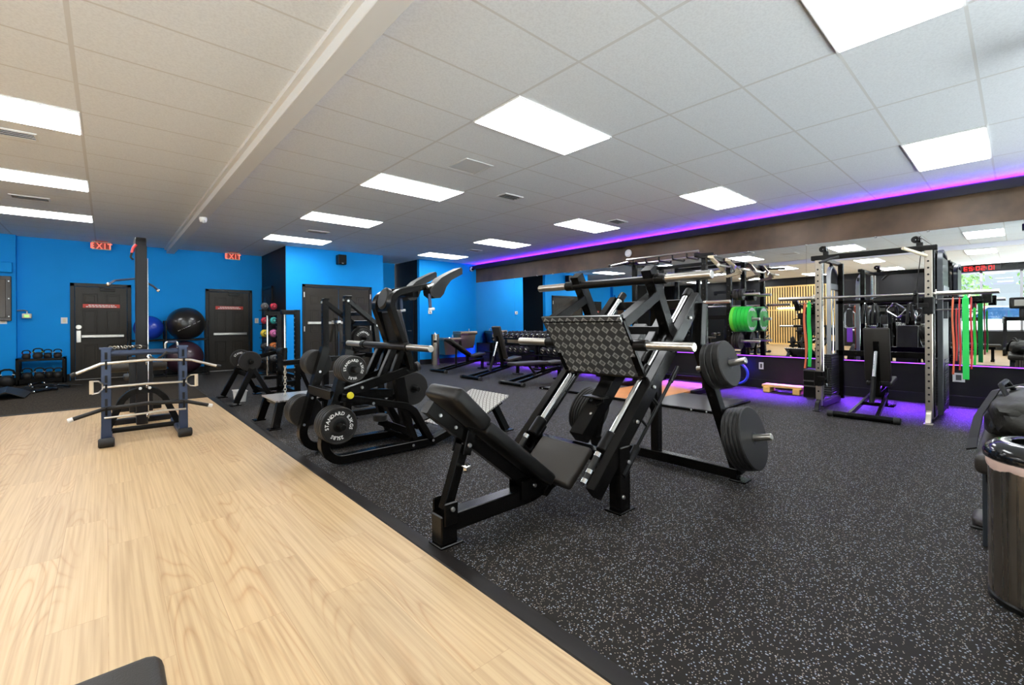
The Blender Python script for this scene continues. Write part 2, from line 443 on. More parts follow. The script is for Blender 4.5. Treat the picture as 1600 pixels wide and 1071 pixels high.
SS = mat('stainless_steel', (.62, .57, .49, 1), .22, 1, noise=(8, .1))
TREADK = tread_mat('dark_tread_plate', (.075, .075, .072, 1), (.46, .45, .43, 1), .0715, .35, .5, True)
TREADL = tread_mat('bright_tread_plate', (.30, .28, .25, 1), (.85, .82, .76, 1), .06, .3, .8)

# ------------------------------------------------------------------ camera
F_, CX_, Y0_, YAW, ROLL = 709.43, 800.91, 504.67, .7298, -.0065
cam = bpy.data.cameras.new('camera'); cam.sensor_width = 36; cam.sensor_fit = 'HORIZONTAL'; cam.lens = F_/1600*36
cam.shift_x = -(CX_-800)/1600; cam.shift_y = (Y0_-535.5)/1600; cam.clip_start = .03; cam.clip_end = 300
co = bpy.data.objects.new('camera', cam); COL.objects.link(co); SC.camera = co
_s, _c = math.sin(YAW), math.cos(YAW); _R = V((_c, -_s, 0)); _U = V((0, 0, 1)); _F = V((_s, _c, 0))
_r = _R*math.cos(ROLL) + _U*math.sin(ROLL); _u = _U*math.cos(ROLL) - _R*math.sin(ROLL)
co.matrix_world = Matrix(((_r.x, _u.x, -_F.x, 0), (_r.y, _u.y, -_F.y, 0), (_r.z, _u.z, -_F.z, 1.162), (0, 0, 0, 1)))

SC.view_settings.view_transform = 'Standard'; SC.view_settings.look = 'None'; SC.view_settings.gamma = 1; SC.view_settings.use_curve_mapping = False
SC.view_settings.exposure = 0.36
cy = SC.cycles
cy.max_bounces = 8; cy.diffuse_bounces = 6; cy.glossy_bounces = 6; cy.transmission_bounces = 4; cy.caustics_reflective = False; cy.caustics_refractive = False
cy.use_denoising = True; cy.sample_clamp_indirect = 6.0

# ------------------------------------------------------------------ room shell
def shell(name, a, b, m, label, cat='wall', bev=0): return struct(name, MB().span(a, b, bev), m, label, cat, smooth=0)
YS = -1.75
shell('floor', (1.21, YS, -.06), (XW+.2, YE+.1, 0), rubber_floor(), 'black rubber gym floor with pale blue flecks', 'floor')
shell('floor_wood', (XO-.1, YS, -.06), (1.21, 8.72, 0.0), wood_floor(), 'pale oak plank floor on the left half of the gym', 'floor')
shell('floor_turf', (XO-.1, 8.72, -.06), (1.21, YE+.1, 0.004), turf(), 'dark brown-black textured mat floor in front of the exit doors', 'floor')
struct('trim_1', MB().prism([(1.20, 0), (1.205, .006), (1.25, .007), (1.285, 0)], 'y', YS, 8.72), STRIPM, 'black transition strip between oak planks and rubber floor', 'trim')
struct('trim_2', MB().prism([(8.69, 0), (8.70, .008), (8.73, .010), (8.75, 0)], 'x', XO, 1.21), STRIPM, 'thin black edge strip between oak planks and dark mat', 'trim')
shell('ceiling', (1.06, YS, CE), (XW+.2, YE+.1, CE+.06), ceiling_mat('ceiling_tiles', 2.4465, 1.4197), 'white tiled drop ceiling over the rubber floor', 'ceiling')
shell('ceiling_left', (XO-.1, YS, CE), (1.06, YE+.1, CE+.06), ceiling_mat('ceiling_tiles_wood_side', -.16, 5.28), 'white tiled drop ceiling over the oak floor', 'ceiling')
struct('trim_3', MB().span((1.06, YS, 2.85), (1.21, YE, CE), .004).span((1.02, YS, 2.93), (1.06, YE, CE)), BEAMM, 'long white boxed beam running along the ceiling', 'beam')
# mirror wall
struct('wall_right', MB().span((XW, YS, 0), (XW+.15, YB+.05, .55)).span((XW+.012, YS, .55), (XW+.15, YB+.05, 2.42)), BLACKW, 'black wall below and behind the long mirror', 'wall', smooth=0)
struct('wall_header', MB().span((XW, YS, 2.41), (XW+.15, YB+.05, CE)), BRONZE, 'dark bronze plaster band above the long mirror', 'wall', smooth=0)
mm = MB()
edges = [-1.7, -.05, 2.33, 4.71, 7.09, 9.47, YB]
tl = .0075  # the sheets lean very slightly into the room
for i in range(len(edges)-1):
    y0, y1 = edges[i]+.0015, edges[i+1]-.0015
    mm.add([(XW, y0, .56), (XW, y1, .56), (XW-tl, y1, 2.41), (XW-tl, y0, 2.41), (XW+.006, y0, .56), (XW+.006, y1, .56), (XW+.006-tl, y1, 2.41), (XW+.006-tl, y0, 2.41)],
           [(0, 1, 2, 3), (7, 6, 5, 4), (0, 4, 5, 1), (1, 5, 6, 2), (2, 6, 7, 3), (3, 7, 4, 0)])
mo = obj('wall_mirror', mm, MIR, smooth=0); tag(mo, 'long frameless gym mirror reflecting the room', 'mirror', kind='structure')
cl = MB()
for i, e in enumerate(edges[1:-1]):
    for dy in (-.9, 0, .9): cl.box((XW-.014, e+dy, 2.405), (.02, .03, .02), None, .003)
obj('mirror_clip', cl, CHR, mo)
struct('baseboard_right', MB().span((XW-.014, YS, 0), (XW, YB, .14), .003), BLACKW, 'black baseboard under the mirror wall', 'baseboard')
struct('trim_4', MB().span((8.375, YS, 2.80), (8.395, YB, 2.915)).prism([(8.395, 2.80), (XW, 2.835), (XW, 2.85), (8.395, 2.815)], 'y', YS, YB), BLACKW, 'black cove ledge with hidden purple light above the header', 'trim', smooth=0)
# blue blocks
shell('wall_back', (XO, YE, 0), (3.1, YE+.12, CE), BLUE, 'bright blue back wall with two exit doors')
shell('wall_back_pilaster', (-3.3, YE-.16, 0), (-1.33, YE, CE), BLUE, 'blue projecting wall section left of the exit door')
shell('wall_back_dark', (XO, YE-.2, 0), (-3.3, YE, CE), BLACKW, 'black wall section at the far left of the back wall')
shell('wall_side_black', (3.075, YB+.001, 0), (3.19, YE, CE), BLACKW, 'black side wall of the blue block beside the exit door')
shell('wall_block', (3.08, YB, 0), (5.47, YB+.12, CE), BLUE, 'bright blue wall with black double doors')
shell('wall_recess_left', (5.36, YB+.12, 0), (5.47, YE, CE), BLACKW, 'black left side of the recess between the blue blocks')
shell('wall_recess_back', (5.47, 12.6, 0), (6.5, 12.72, CE), BLUE, 'blue back wall of the narrow recess')
shell('wall_recess_right', (6.56, YB+.12, 0), (6.67, 12.72, CE), BLACKW, 'black right side of the recess by the water fountain')
shell('wall_fountain', (6.56, YB, 0), (XW+.15, YB+.12, CE), BLUE, 'bright blue wall behind the water fountain')
struct('baseboard_back', MB().span((3.08, YB-.012, 0), (3.42, YB, .14)).span((5.15, YB-.012, 0), (5.48, YB, .14)).span((6.55, YB-.012, 0), (XW, YB, .14))
       .span((-1.33, YE-.012, 0), (-.58, YE, .14)).span((.42, YE-.012, 0), (1.82, YE, .14)).span((2.86, YE-.012, 0), (3.08, YE, .14)).span((-3.3, YE-.175, 0), (-1.33, YE-.16, .14)), BLACKW, 'black baseboard along the blue walls', 'baseboard', smooth=0)
# opposite wall with the shop window, and the wall behind the camera
ow = MB().span((XO-.15, YS, 0), (XO, YE, .65)).span((XO-.15, YS, 2.72), (XO, YE, CE)).span((XO-.15, 1.58, .65), (XO, YE, 2.72)).span((XO-.15, YS, .65), (XO, YS+.1, 2.72))
struct('wall_left', ow, BLACKW, 'black wall with the shop window, seen in the mirror', 'wall', smooth=0)
struct('wall_front', MB().span((XO-.15, YS-.12, 0), (XW+.15, YS, .12)).span((XO-.15, YS-.12, 2.80), (XW+.15, YS, CE)), BLACKW, 'black wall strips above and below the unseen added glazing', 'wall', smooth=0)
wf = MB()
for y in (-1.62, -1.0, -.04, .90, 1.58): wf.span((XO-.10, y-.035, .65), (XO-.02, y+.035, 2.72))
for z in (.67, 2.70): wf.span((XO-.10, -1.65, z-.03), (XO-.02, 1.58, z+.03))
GL = bpy.data.materials.new('window_glass'); GL.use_nodes = True; gnt = GL.node_tree; gnt.nodes.clear()
_g = gnt.nodes.new('ShaderNodeBsdfGlossy'); _g.inputs['Roughness'].default_value = 0; _t = gnt.nodes.new('ShaderNodeBsdfTransparent'); _t.inputs[0].default_value = (.93, .96, .96, 1)
_m = gnt.nodes.new('ShaderNodeMixShader'); _m.inputs[0].default_value = .06; _o = gnt.nodes.new('ShaderNodeOutputMaterial')
gnt.links.new(_t.outputs[0], _m.inputs[1]); gnt.links.new(_g.outputs[0], _m.inputs[2]); gnt.links.new(_m.outputs[0], _o.inputs[0])
w = struct('window_1', wf, mat('grey_window_frame', (.35, .34, .36, 1), .4, .5), 'long shop window with grey mullions, seen in the mirror', 'window', smooth=0)
obj('pane', MB().span((XO-.065, -1.65, .66), (XO-.055, 1.58, 2.71)), GL, w, smooth=0)

wf = MB()  # unseen glazing, added so daylight off the sunlit ground brightens the ceiling
for i in range(11): wf.span((XO+i*1.41-.03, YS-.09, .12), (XO+i*1.41+.03, YS-.03, 2.80))
for z in (.14, 2.78): wf.span((XO, YS-.09, z-.03), (XW, YS-.03, z+.03))
w = struct('fill_window', wf, bpy.data.materials['grey_window_frame'], 'full-height unseen glazing added to let light onto the ceiling', 'window', smooth=0)
obj('pane', MB().span((XO, YS-.065, .12), (XW, YS-.055, 2.80)), GL, w, smooth=0)

# purple led strips: the lamps that edge the mirror and the cove
s1 = obj('led_strip', MB().span((XW-.030, -1.7, .5475), (XW-.016, 9.95, .5565)), LEDP); tag(s1, 'purple light strip along the bottom edge of the mirror', 'light strip')
obj('strip_channel', MB().span((XW-.034, -1.7, .5405), (XW-.001, 9.95, .5475)), BLACKW, s1)
s2 = obj('led_strip', MB().span((XW-.028, -1.7, 2.880), (XW-.020, YB-.05, 2.912)), LEDC); tag(s2, 'purple light strip hidden in the cove above the mirror', 'light strip')
s2c = obj('strip_channel', MB().span((XW-.018, -1.7, 2.878), (XW-.001, YB-.05, 2.914)), BLACKW, s2)
def area(name, loc, size, direction, power, col, spread=80):
    l = bpy.data.lights.new(name, 'AREA'); l.shape = 'RECTANGLE'; l.size, l.size_y = size; l.energy = power; l.color = col
    o = bpy.data.objects.new(name, l); COL.objects.link(o); o.location = loc
    l.spread = math.radians(spread)
    z = -V(direction).normalized(); x = V((0, 1, 0)); y = z.cross(x).normalized()
    o.matrix_world = Matrix(((x.x, y.x, z.x, loc[0]), (x.y, y.y, z.y, loc[1]), (x.z, y.z, z.z, loc[2]), (0, 0, 0, 1)))
    return o
area('mirror_edge_led', (XW-.037, 4.8, .535), (12.8, .02), (-.58, 0, -.815), 300, (.21, .04, 1.0))
area('cove_led', (8.50, 4.8, 2.930), (12.8, .018), (-1, 0, .12), 14, (.10, .01, 1.0), 30)

# ceiling lights
def panel_light(x, y, label):
    t = thing('ceiling_light', label, 'ceiling light', (x, y, CE), 'flat led ceiling panels')
    fr = MB()
    for a, b in (((-.61, -.305), (.61, -.29)), ((-.61, .29), (.61, .305)), ((-.61, -.29), (-.595, .29)), ((.595, -.29), (.61, .29))):
        fr.span((x+a[0], y+a[1], CE-.012), (x+b[0], y+b[1], CE-.001))
    obj('frame', fr, BEAMM, t, smooth=0)
    obj('diffuser', MB().span((x-.595, y-.29, CE-.016), (x+.595, y+.29, CE-.002)), PANEL, t, smooth=0)
    return t
rows = [-2.15+2.0, ]
cols = {3.056: ('in the middle column', 0.0), 6.71: ('in the column near the mirror', 0.0), -.77: ('over the oak floor', .2), -4.43: ('by the shop window', .2)}
names = ['behind the camera', 'nearest the camera', 'second from the camera', 'third from the camera', 'fourth from the camera', 'farthest, by the blue wall']
first = None
for cx, (cn, off) in cols.items():
    for j in range(1, 6):
        y = .505 + 2.4384*(j-1) + off
        lab = 'glowing white ceiling panel light %s, %s' % (cn, names[j])
        if first is None: first = panel_light(cx, y, lab)
        else: dup(first, (cx, y, CE), 0, lab)
# ------------------------------------------------------------------ shared gym pieces
_bolt = {}
def bolts(name, pts, axis, parent, r=.012, l=.008):
    a = V(axis).normalized(); key = (tuple(a), r, l)
    for p in pts:
        off = V(p) - parent_loc(parent)
        if key not in _bolt:
            o = obj(name, MB().cyl((0, 0, 0), a*l, r, 10, r*.8), BOLT); _bolt[key] = o.data
        else:
            o = bpy.data.objects.new(name, _bolt[key]); COL.objects.link(o)
        o.parent = parent; o.location = off
def pieces(name, mbs, m, parent, label=None):
    return [obj(name, q, m, parent, label) for q in mbs]
def tread_plate(name, corners, th, m, parent, off):
    """corners a,b,c,d ; uv in metres along ab and ad"""
    a, b, c, d = [V(p) - off for p in corners]; n = (b-a).cross(d-a).normalized()*th
    me = bpy.data.meshes.new(name)
    vs = [a, b, c, d, a-n, b-n, c-n, d-n]
    fs = [(0, 1, 2, 3), (7, 6, 5, 4), (0, 4, 5, 1), (1, 5, 6, 2), (2, 6, 7, 3), (3, 7, 4, 0)]
    me.from_pydata([tuple(v) for v in vs], [], fs)
    uv = me.uv_layers.new(name='UVMap'); lu, lv = (b-a).length, (d-a).length
    U = {0: (0, 0), 1: (lu, 0), 2: (lu, lv), 3: (0, lv), 4: (0, 0), 5: (lu, 0), 6: (lu, lv), 7: (0, lv)}
    for p in me.polygons:
        for li in p.loop_indices: uv.data[li].uv = U[me.loops[li].vertex_index]
    me.materials.append(m); o = bpy.data.objects.new(name, me); COL.objects.link(o); o.parent = parent
    return o
def plate(label, c, axis, r, th, m=None, group=None, text=None, up=(0, 0, 1), grips=False, style='flat', cat='weight plate', hub=None, cres=False):
    """one weight plate; c = centre of the outer face, axis points outwards"""
    c = V(c); a = V(axis).normalized(); m = m or PLATE
    t = thing('weight_plate', label, cat, tuple(c), group)
    mb = MB()
    if style == 'flat':
        prof = [(.026, -th), (r-.008, -th), (r, -th+.007), (r, -.007), (r-.008, 0), (.026, 0), (.026, -th)]
    else:   # rim and recessed face
        prof = [(.026, -th), (r-.006, -th), (r, -th+.006), (r, -.005), (r-.006, 0), (r*.93, 0), (r*.90, -.006), (r*.46, -.006), (r*.42, -.001), (.03, -.001), (.026, -th)]
    mb.lathe(prof, c, a, 40)
    obj('disc', mb, m, t)
    if cres:
        cm_ = MB(); rt = V(up).cross(a).normalized(); u_ = a.cross(rt)
        for s0 in (1, -1):
            o_ = []; n_c = 14
            for i in range(n_c+1):
                g = math.radians(-52+104*i/n_c); o_.append((r*.88*math.sin(g), r*.88*math.cos(g)))
            for i in range(n_c, -1, -1):
                g = math.radians(-52+104*i/n_c); w_ = .60+.24*abs(g)/math.radians(52); o_.append((r*w_*math.sin(g), r*w_*math.cos(g)))
            m_ = n_c+1; pts = [c - a*.0045 + rt*px_*s0 + u_*py_*s0 for px_, py_ in o_]
            cm_.add(pts, [(i, i+1, 2*m_-2-i, 2*m_-1-i) for i in range(n_c)])
        pieces('white_crescent', [cm_], TXT, t)
    obj('hub', MB().lathe([(.0265, -.004), (.0265, .0004), (.045, .0003), (.05, -.001)], c, a, 24), hub or BLK2, t)
    if text:
        tx = MB(); 
        for s, ang in text: text_arc(tx, s, c - a*.006, a, up, r*.67, r*.19, math.radians(ang), .0012, .98)
        obj('lettering', tx, TXT, t, smooth=0)
    return t
def peg(mb, p0, p1, r=.0245):
    mb.cyl(p0, p1, r, 18, ch=.004)
def foot(mb, x, y, sx=.13, sy=.11): mb.span((x-sx/2, y-sy/2, 0), (x+sx/2, y+sy/2, .014), .004)

# ------------------------------------------------------------------ leg press (nearest machine)
yc = 2.03
lp = thing('leg_press', 'black 45 degree leg press machine with large tread foot plate and slanted seat', 'leg press', (2.4, yc, 0))
fb = MB()
fb.span((1.262, yc-.062, 0), (1.405, yc+.062, .014), .004).span((1.275, yc-.05, .012), (1.375, yc+.05, .165), .006)
fb.bar((1.33, yc, .115), (1.92, yc, .115), .09, .095)
fb.bar((1.92, yc, .115), (2.36, yc, .20), .09, .095)
for s in (-1, 1):
    fb.span((1.288, yc+s*.05, .11), (1.372, yc+s*.062, .232), .006)
    fb.span((1.83, yc+s*.05, .10), (1.98, yc+s*.062, .22), .006)
    # side channel carrying the rail
    fb.bar((2.10, yc+s*.375, .165), (3.38, yc+s*.375, 1.345), .062, .105, up=(-.68, 0, .73))
    # rear leg under the low end
    fb.span((2.31, yc+s*.375-.045, .012), (2.41, yc+s*.375+.045, .40), .005)
    foot(fb, 2.36, yc+s*.375, .16, .12)
    # splayed storage post
    fb.rtube([(3.37, yc+s*.405, 1.30), (3.36, yc+s*.395, .98), (3.435, yc+s*.655, .05)], .075, .075, up=(1, 0, 0), r=.1)
    foot(fb, 3.435, yc+s*.665, .12, .12)
fb.bar((3.42, yc-.66, .055), (3.42, yc+.66, .055), .075, .075)
fb.span((3.385, yc-.035, .09), (3.455, yc+.035, 1.30), .005)
fb.bar((3.42, yc, .42), (3.13, yc, .78), .06, .06)
fb.bar((3.37, yc-.38, 1.30), (3.37, yc+.38, 1.30), .08, .07)
fb.bar((2.36, yc-.38, .31), (2.36, yc+.38, .31), .09, .07)
fb.bar((2.42, yc, .37), (3.22, yc, 1.11), .115, .10, up=(-.68, 0, .73))
obj('frame', fb, BLK, lp)
hb = MB(); hb.span((2.56, yc-.085, .622), (2.66, yc+.085, .634), .003); hb.tube([(2.61, yc-.06, .63), (2.61, yc-.06, .60), (2.56, yc-.04, .58)], .009)
obj('stop_bracket', hb, BLK2, lp)
for s in (-1, 1):
    r = MB(); r.cyl((2.29, yc+s*.305, .375), (3.40, yc+s*.305, 1.40), .0245, 24)
    ro = obj('guide_rod', r, CHR, lp, 'chrome guide rod')
    pieces('rod_collar', [MB().cyl((2.275, yc+s*.305, .36), (2.375, yc+s*.305, .455), .043, 22, ch=.006), MB().cyl((3.345, yc+s*.305, 1.35), (3.405, yc+s*.305, 1.405), .033, 22, ch=.004)], BLK2, ro)
    # safety pull bar with hooks
    b = MB(); b.cyl((2.34, yc+s*.408, .225), (2.50, yc+s*.408, .37), .024, 16); b.cyl((2.50, yc+s*.408, .37), (3.0, yc+s*.408, .82), .0115, 12); b.cyl((2.92, yc+s*.408, .745), (3.02, yc+s*.408, .84), .016, 14)
    for (x, z) in ((2.62, .48), (2.76, .60)):
        b.tube([(x, yc+s*.408, z), (x-.05, yc+s*.402, z+.045), (x-.06, yc+s*.385, z+.07)], .009); b.cyl((x-.055, yc+s*.39, z+.06), (x-.095, yc+s*.375, z+.105), .0155, 12)
    obj('safety_bar', b, BLK2, lp)
    g = MB(); g.cyl((2.225, yc+s*.315, .355), (2.10, yc+s*.315, .225), .021, 16)
    go = obj('grip', g, RUB, lp)
    for p, q in (((2.232, .362), (2.212, .342)), ((2.15, .276), (2.132, .258)), ((2.105, .231), (2.085, .211))): obj('grip_ring', MB().cyl((p[0], yc+s*.315, p[1]), (q[0], yc+s*.315, q[1]), .0245, 16), CHR, go)
    h = MB(); h.tube([(2.18, yc+s*.315, .30), (2.26, yc+s*.315, .245), (2.33, yc+s*.34, .30)], .014, 8, fil=.04)
    obj('grip_bracket', h, BLK2, lp)
    # storage pegs
    for a_, b_ in (((3.35, yc+s*.39, .80), (3.35, yc+s*.745, .888)), ((3.42, yc+s*.575, .285), (3.42, yc+s*.885, .362))):
        pg = MB(); peg(pg, a_, b_); obj('storage_peg', pg, STEEL, lp)
d = V((.776, 0, -.631)); n_ = V((.631, 0, .776))
bb = MB(); bb.bar((1.225, yc, .735), (1.99, yc, .115), .06, .07, up=n_)
obj('backrest_beam', bb, BLK, lp)
R39 = Matrix.Rotation(math.radians(39), 4, 'Y'); R45 = Matrix.Rotation(math.radians(44), 4, 'Y')
hp = MB(); hp.pad((1.415, yc, .712), (.285, .30, .085), R45, .025); obj('head_pad', hp, VIN, lp)
bp_ = MB(); bp_.pad((1.765, yc, .405), (.655, .30, .075), R39, .022); obj('back_pad', bp_, VIN, lp)
RS = Matrix.Rotation(math.radians(-40), 4, 'Y')
sp_ = MB(); sp_.pad((2.185, yc, .255), (.30, .43, .06), RS, .02); obj('seat_pad', sp_, VINB, lp)
sf = MB(); sf.bar((2.02, yc, .10), (2.30, yc, .30), .14, .05, up=(-.6, 0, .8)); obj('seat_frame', sf, BLK, lp)
st = MB(); st.bar((1.33, yc, .18), (1.445, yc, .50), .055, .06, up=(1, 0, 0))
for s in (-1, 1): st.bar((1.435, yc+s*.05, .455), (1.47, yc+s*.05, .575), .010, .055, up=(1, 0, 0))
obj('adjuster_strut', st, BLK, lp)
kn = MB(); kn.cyl((1.41, yc-.03, .40), (1.41, yc-.085, .40), .009, 12); kn.lathe([(0, 0), (.016, 0), (.024, .012), (.018, .03), (0, .034)], (1.41, yc-.075, .40), (0, -1, 0), 14)
obj('adjuster_knob', kn, CHR, lp)
bolts('bolt', [(1.335, yc-.062, .195), (1.45, yc-.055, .505), (1.93, yc-.062, .175), (2.39, yc-.421, .30), (2.33, yc-.421, .10), (2.70, yc-.412, .73), (2.95, yc-.412, .96), (3.2, yc-.412, 1.19), (2.5, yc-.412, .53)], (0, -1, 0), lp, .0125, .01)
bolts('bolt', [(1.285, yc-.03, .685), (1.38, yc-.03, .608)], (0, -1, 0), lp, .010, .007)
bolts('bolt', [(2.60, yc+.03, .60), (2.86, yc+.03, .84), (2.52, yc-.03, .52)], (-.68, 0, .73), lp, .013, .008)
# carriage
pl = MB()
A, B = V((2.41, 0, 1.20)), V((2.68, 0, .79))
tread_plate('foot_plate', [(A.x, yc+.345, A.z), (B.x, yc+.345, B.z), (B.x, yc-.345, B.z), (A.x, yc-.345, A.z)], .012, TREADK, lp, V((2.4, yc, 0)))
ca = MB()
ca.bar((2.445, yc-.34, 1.185), (2.445, yc+.34, 1.185), .03, .05); ca.bar((2.70, yc-.33, .80), (2.70, yc+.33, .80), .04, .05)
for s in (-1, 1):
    ca.bar((2.785, yc+s*.32, 1.535), (3.07, yc+s*.32, 1.06), .075, .085, up=(1, 0, .5))
    ca.bar((2.86, yc+s*.32, 1.345), (2.47, yc+s*.32, 1.155), .07, .075, up=(0, 1, 0))
    ca.bar((2.70, yc+s*.25, .80), (3.10, yc+s*.25, 1.18), .06, .08, up=(-.68, 0, .73))
    ca.bar((2.45, yc+s*.33, 1.17), (2.69, yc+s*.33, .80), .03, .05, up=(0, 1, 0))
    for t in (.42, .64):
        x, z = 2.29+1.11*t, .375+1.025*t
        ca.cyl((x-.045, yc+s*.305, z-.042), (x+.045, yc+s*.305, z+.042), .040, 20, ch=.004)
ca.bar((2.99, yc-.30, 1.10), (2.99, yc+.30, 1.10), .08, .06); ca.bar((2.76, yc-.28, .86), (2.76, yc+.28, .86), .06, .06)
obj('carriage', ca, BLK, lp)
obj('cross_bar', MB().cyl((2.81, yc-.40, 1.455), (2.81, yc+.40, 1.455), .030, 22), BLK2, lp)
for s in (-1, 1): pieces('horn_collar', [MB().cyl((2.81, yc+s*.36, 1.455), (2.81, yc+s*.445, 1.455), .037, 22, ch=.005), MB().cyl((2.575, yc+s*.345, 1.01), (2.575, yc+s*.445, 1.01), .037, 22, ch=.005)], BLK2, lp)
for s in (-1, 1):
    pieces('loading_horn', [MB().cyl((2.81, yc+s*.44, 1.455), (2.81, yc+s*.755, 1.455), .0285, 22, ch=.004), MB().cyl((2.575, yc+s*.44, 1.01), (2.575, yc+s*.755, 1.01), .0285, 22, ch=.004)], STEEL, lp)
# stored plates on the leg press, near side then far side
an = V((0, -.97, .24)).normalized()
def stack(base, axis, r, ths, start, labels, group, **k):
    t = start; out = []
    for th, lab in zip(ths, labels):
        t += th + .001
        out.append(plate(lab, V(base) + V(axis)*t, axis, r, th, group=group, **k))
    return out
stack((3.35, yc-.39, .80), an, .170, [.047, .047, .05], .104, ['black plate innermost of three on the upper near peg of the leg press', 'black plate in the middle of three on the upper near leg press peg', 'black plate outermost of three on the upper near peg of the leg press'], 'plates on the upper leg press peg')
stack((3.42, yc-.575, .285), an, .224, [.026]*5,   .066, ['large black plate %s of five on the lower near peg of the leg press' % w for w in ('innermost', 'second', 'third', 'fourth', 'outermost')], 'plates on the lower near leg press peg')
af = V((0, .97, .24)).normalized()
stack((3.42, yc+.575, .285), af, .224, [.026]*5,   .066, ['large black plate %s of five behind the leg press center beam' % w for w in ('innermost', 'second', 'third', 'fourth', 'outermost')], 'plates on the lower far leg press peg')

# ------------------------------------------------------------------ v-squat with labelled plates
yc = 4.0
vs = thing('squat_machine', 'black standing squat machine with shoulder pads and looped base, behind the leg press', 'squat machine', (1.9, yc, 0))
fb = MB()
for s in (-1, 1):
    y = yc + s*.268
    fb.rtube([(1.50, y, .945), (1.245, y, .05), (2.30, y, .05), (2.84, y, .20)], .07, .085, r=.15, n=8)
    fb.rtube([(1.40, y, .565), (2.02, y, .415), (2.10, y, .36), (2.28, y, .06)], .06, .085, r=.10, n=6)
    fb.bar((1.98, y, .44), (2.12, y, .08), .05, .06, up=(0, 1, 0))
fb.bar((1.385, yc-.27, .575), (1.385, yc+.27, .575), .07, .08)
fb.bar((2.28, yc-.27, .06), (2.28, yc+.27, .06), .08, .08)
fb.bar((2.16, yc-.27, .08), (2.16, yc+.27, .08), .12, .06)
fb.bar((2.20, yc, .08), (2.05, yc, .86), .08, .10, up=(1, 0, 0))
fb.bar((1.42, yc, .56), (2.02, yc, .50), .07, .08)
for s in (-1, 1):
    fb.bar((3.09, yc+s*.24, .28), (3.21, yc+s*.29, .012), .07, .07, up=(0, 1, 0)); foot(fb, 3.22, yc+s*.29, .13, .11)
    fb.bar((2.62, yc+s*.25, .085), (3.17, yc+s*.25, .312), .05, .05)
obj('frame', fb, BLK, vs)
tread_plate('foot_platform', [(2.80, yc+.36, .20), (2.80, yc-.36, .20), (3.22, yc-.33, .385), (3.22, yc+.33, .385)], .015, TREADL, vs, V((1.9, yc, 0)))
tread_plate('toe_plate', [(2.50, yc+.20, .13), (2.50, yc-.20, .13), (2.78, yc-.20, .20), (2.78, yc+.20, .20)], .010, TREADL, vs, V((1.9, yc, 0)))
lv = MB()
for s in (-1, 1):
    lv.bar((1.50, yc+s*.135, .565), (2.21, yc+s*.135, .745), .06, .08)
    lv.bar((1.85, yc+s*.135, .67), (1.975, yc+s*.135, .93), .05, .06, up=(1, 0, 0))
    lv.bar((1.97, yc+s*.135, .70), (2.075, yc+s*.15, .97), .05, .06, up=(1, 0, 0))
lv.bar((1.50, yc-.2, .57), (1.50, yc+.2, .57), .08, .08); lv.bar((2.19, yc-.135, .74), (2.19, yc+.135, .74), .07, .07)
obj('swing_arm', lv, BLK, vs)
for s in (-1, 1): obj('rubber_stop', MB().cyl((2.20, yc+s*.135, .743), (2.245, yc+s*.135, .754), .045, 18, ch=.008), RUB, vs)
obj('cross_bar', MB().cyl((1.945, yc-.46, .955), (1.945, yc+.46, .955), .030, 22), BLK2, vs)
for s in (-1, 1): obj('horn_collar', MB().cyl((1.945, yc+s*.40, .955), (1.945, yc+s*.47, .955), .039, 22, ch=.005), BLK2, vs)
for s in (-1, 1): obj('loading_horn', MB().cyl((1.945, yc+s*.47, .955), (1.945, yc+s*.84, .955), .028, 22, ch=.004), STEEL, vs)
ba = MB()
for s in (-1, 1):
    ba.rtube([(2.15, yc+s*.155, .74), (2.075, yc+s*.155, .96), (1.90, yc+s*.155, 1.43), (2.44, yc+s*.155, 1.545)], .055, .085, r=.13, n=8)
ba.span((1.935, yc-.16, 1.275), (1.985, yc+.16, 1.345), .004); ba.bar((2.075, yc-.155, .97), (2.075, yc+.155, .97), .06, .06)
ba.bar((2.20, yc-.155, 1.46), (2.20, yc+.155, 1.46), .06, .09)
obj('shoulder_frame', ba, BLK, vs)
RB = Matrix.Rotation(math.radians(-14.5), 4, 'Y')
obj('back_pad', MB().pad((2.085, yc, 1.03), (.085, .30, .53), RB, .03), VIN, vs)
hd = MB(); hd.cyl((1.935, yc, 1.405), (1.995, yc, 1.39), .105, 28, ch=.015); obj('head_pad', hd, VIN, vs)
poly = [(2.27, 1.475), (2.335, 1.54), (2.40, 1.60), (2.50, 1.655), (2.63, 1.715), (2.645, 1.70), (2.645, 1.65), (2.51, 1.58), (2.455, 1.515), (2.425, 1.445), (2.385, 1.405), (2.325, 1.40), (2.28, 1.43)]
for s in (-1, 1):
    ys_ = sorted((yc+s*.17, yc+s*.30)); obj('shoulder_pad', MB().prism(poly, 'y', ys_[0], ys_[1]), VIN, vs)
    g = MB(); g.cyl((2.27, yc+s*.25, 1.505), (2.45, yc+s*.25, 1.56), .019, 16); go = obj('handle', g, STEEL, vs)
    k = MB(); k.rtube([(2.275, yc+s*.28, 1.44), (2.285, yc+s*.28, 1.30)], .03, .018, up=(0, 1, 0), r=.01); obj('lever_grip', k, NAVY, vs); 
    obj('lever_ball', MB().cyl((2.27, yc+s*.28, 1.295), (2.325, yc+s*.28, 1.30), .014, 12), WHITE, vs)
kp = MB(); kp.bar((1.86, yc-.10, .265), (2.16, yc-.04, .125), .05, .06); obj('release_arm', kp, BLK, vs)
obj('release_pad', MB().cyl((1.86, yc-.10, .275), (1.86, yc-.10, .335), .062, 22, ch=.008), RUB, vs)
ky = MB(); ky.lathe([(0, 0), (.026, 0), (.030, .008), (.026, .02), (0, .022)], (1.485, yc-.335, .575), (0, -1, 0), 10); obj('release_knob', ky, YEL, vs)
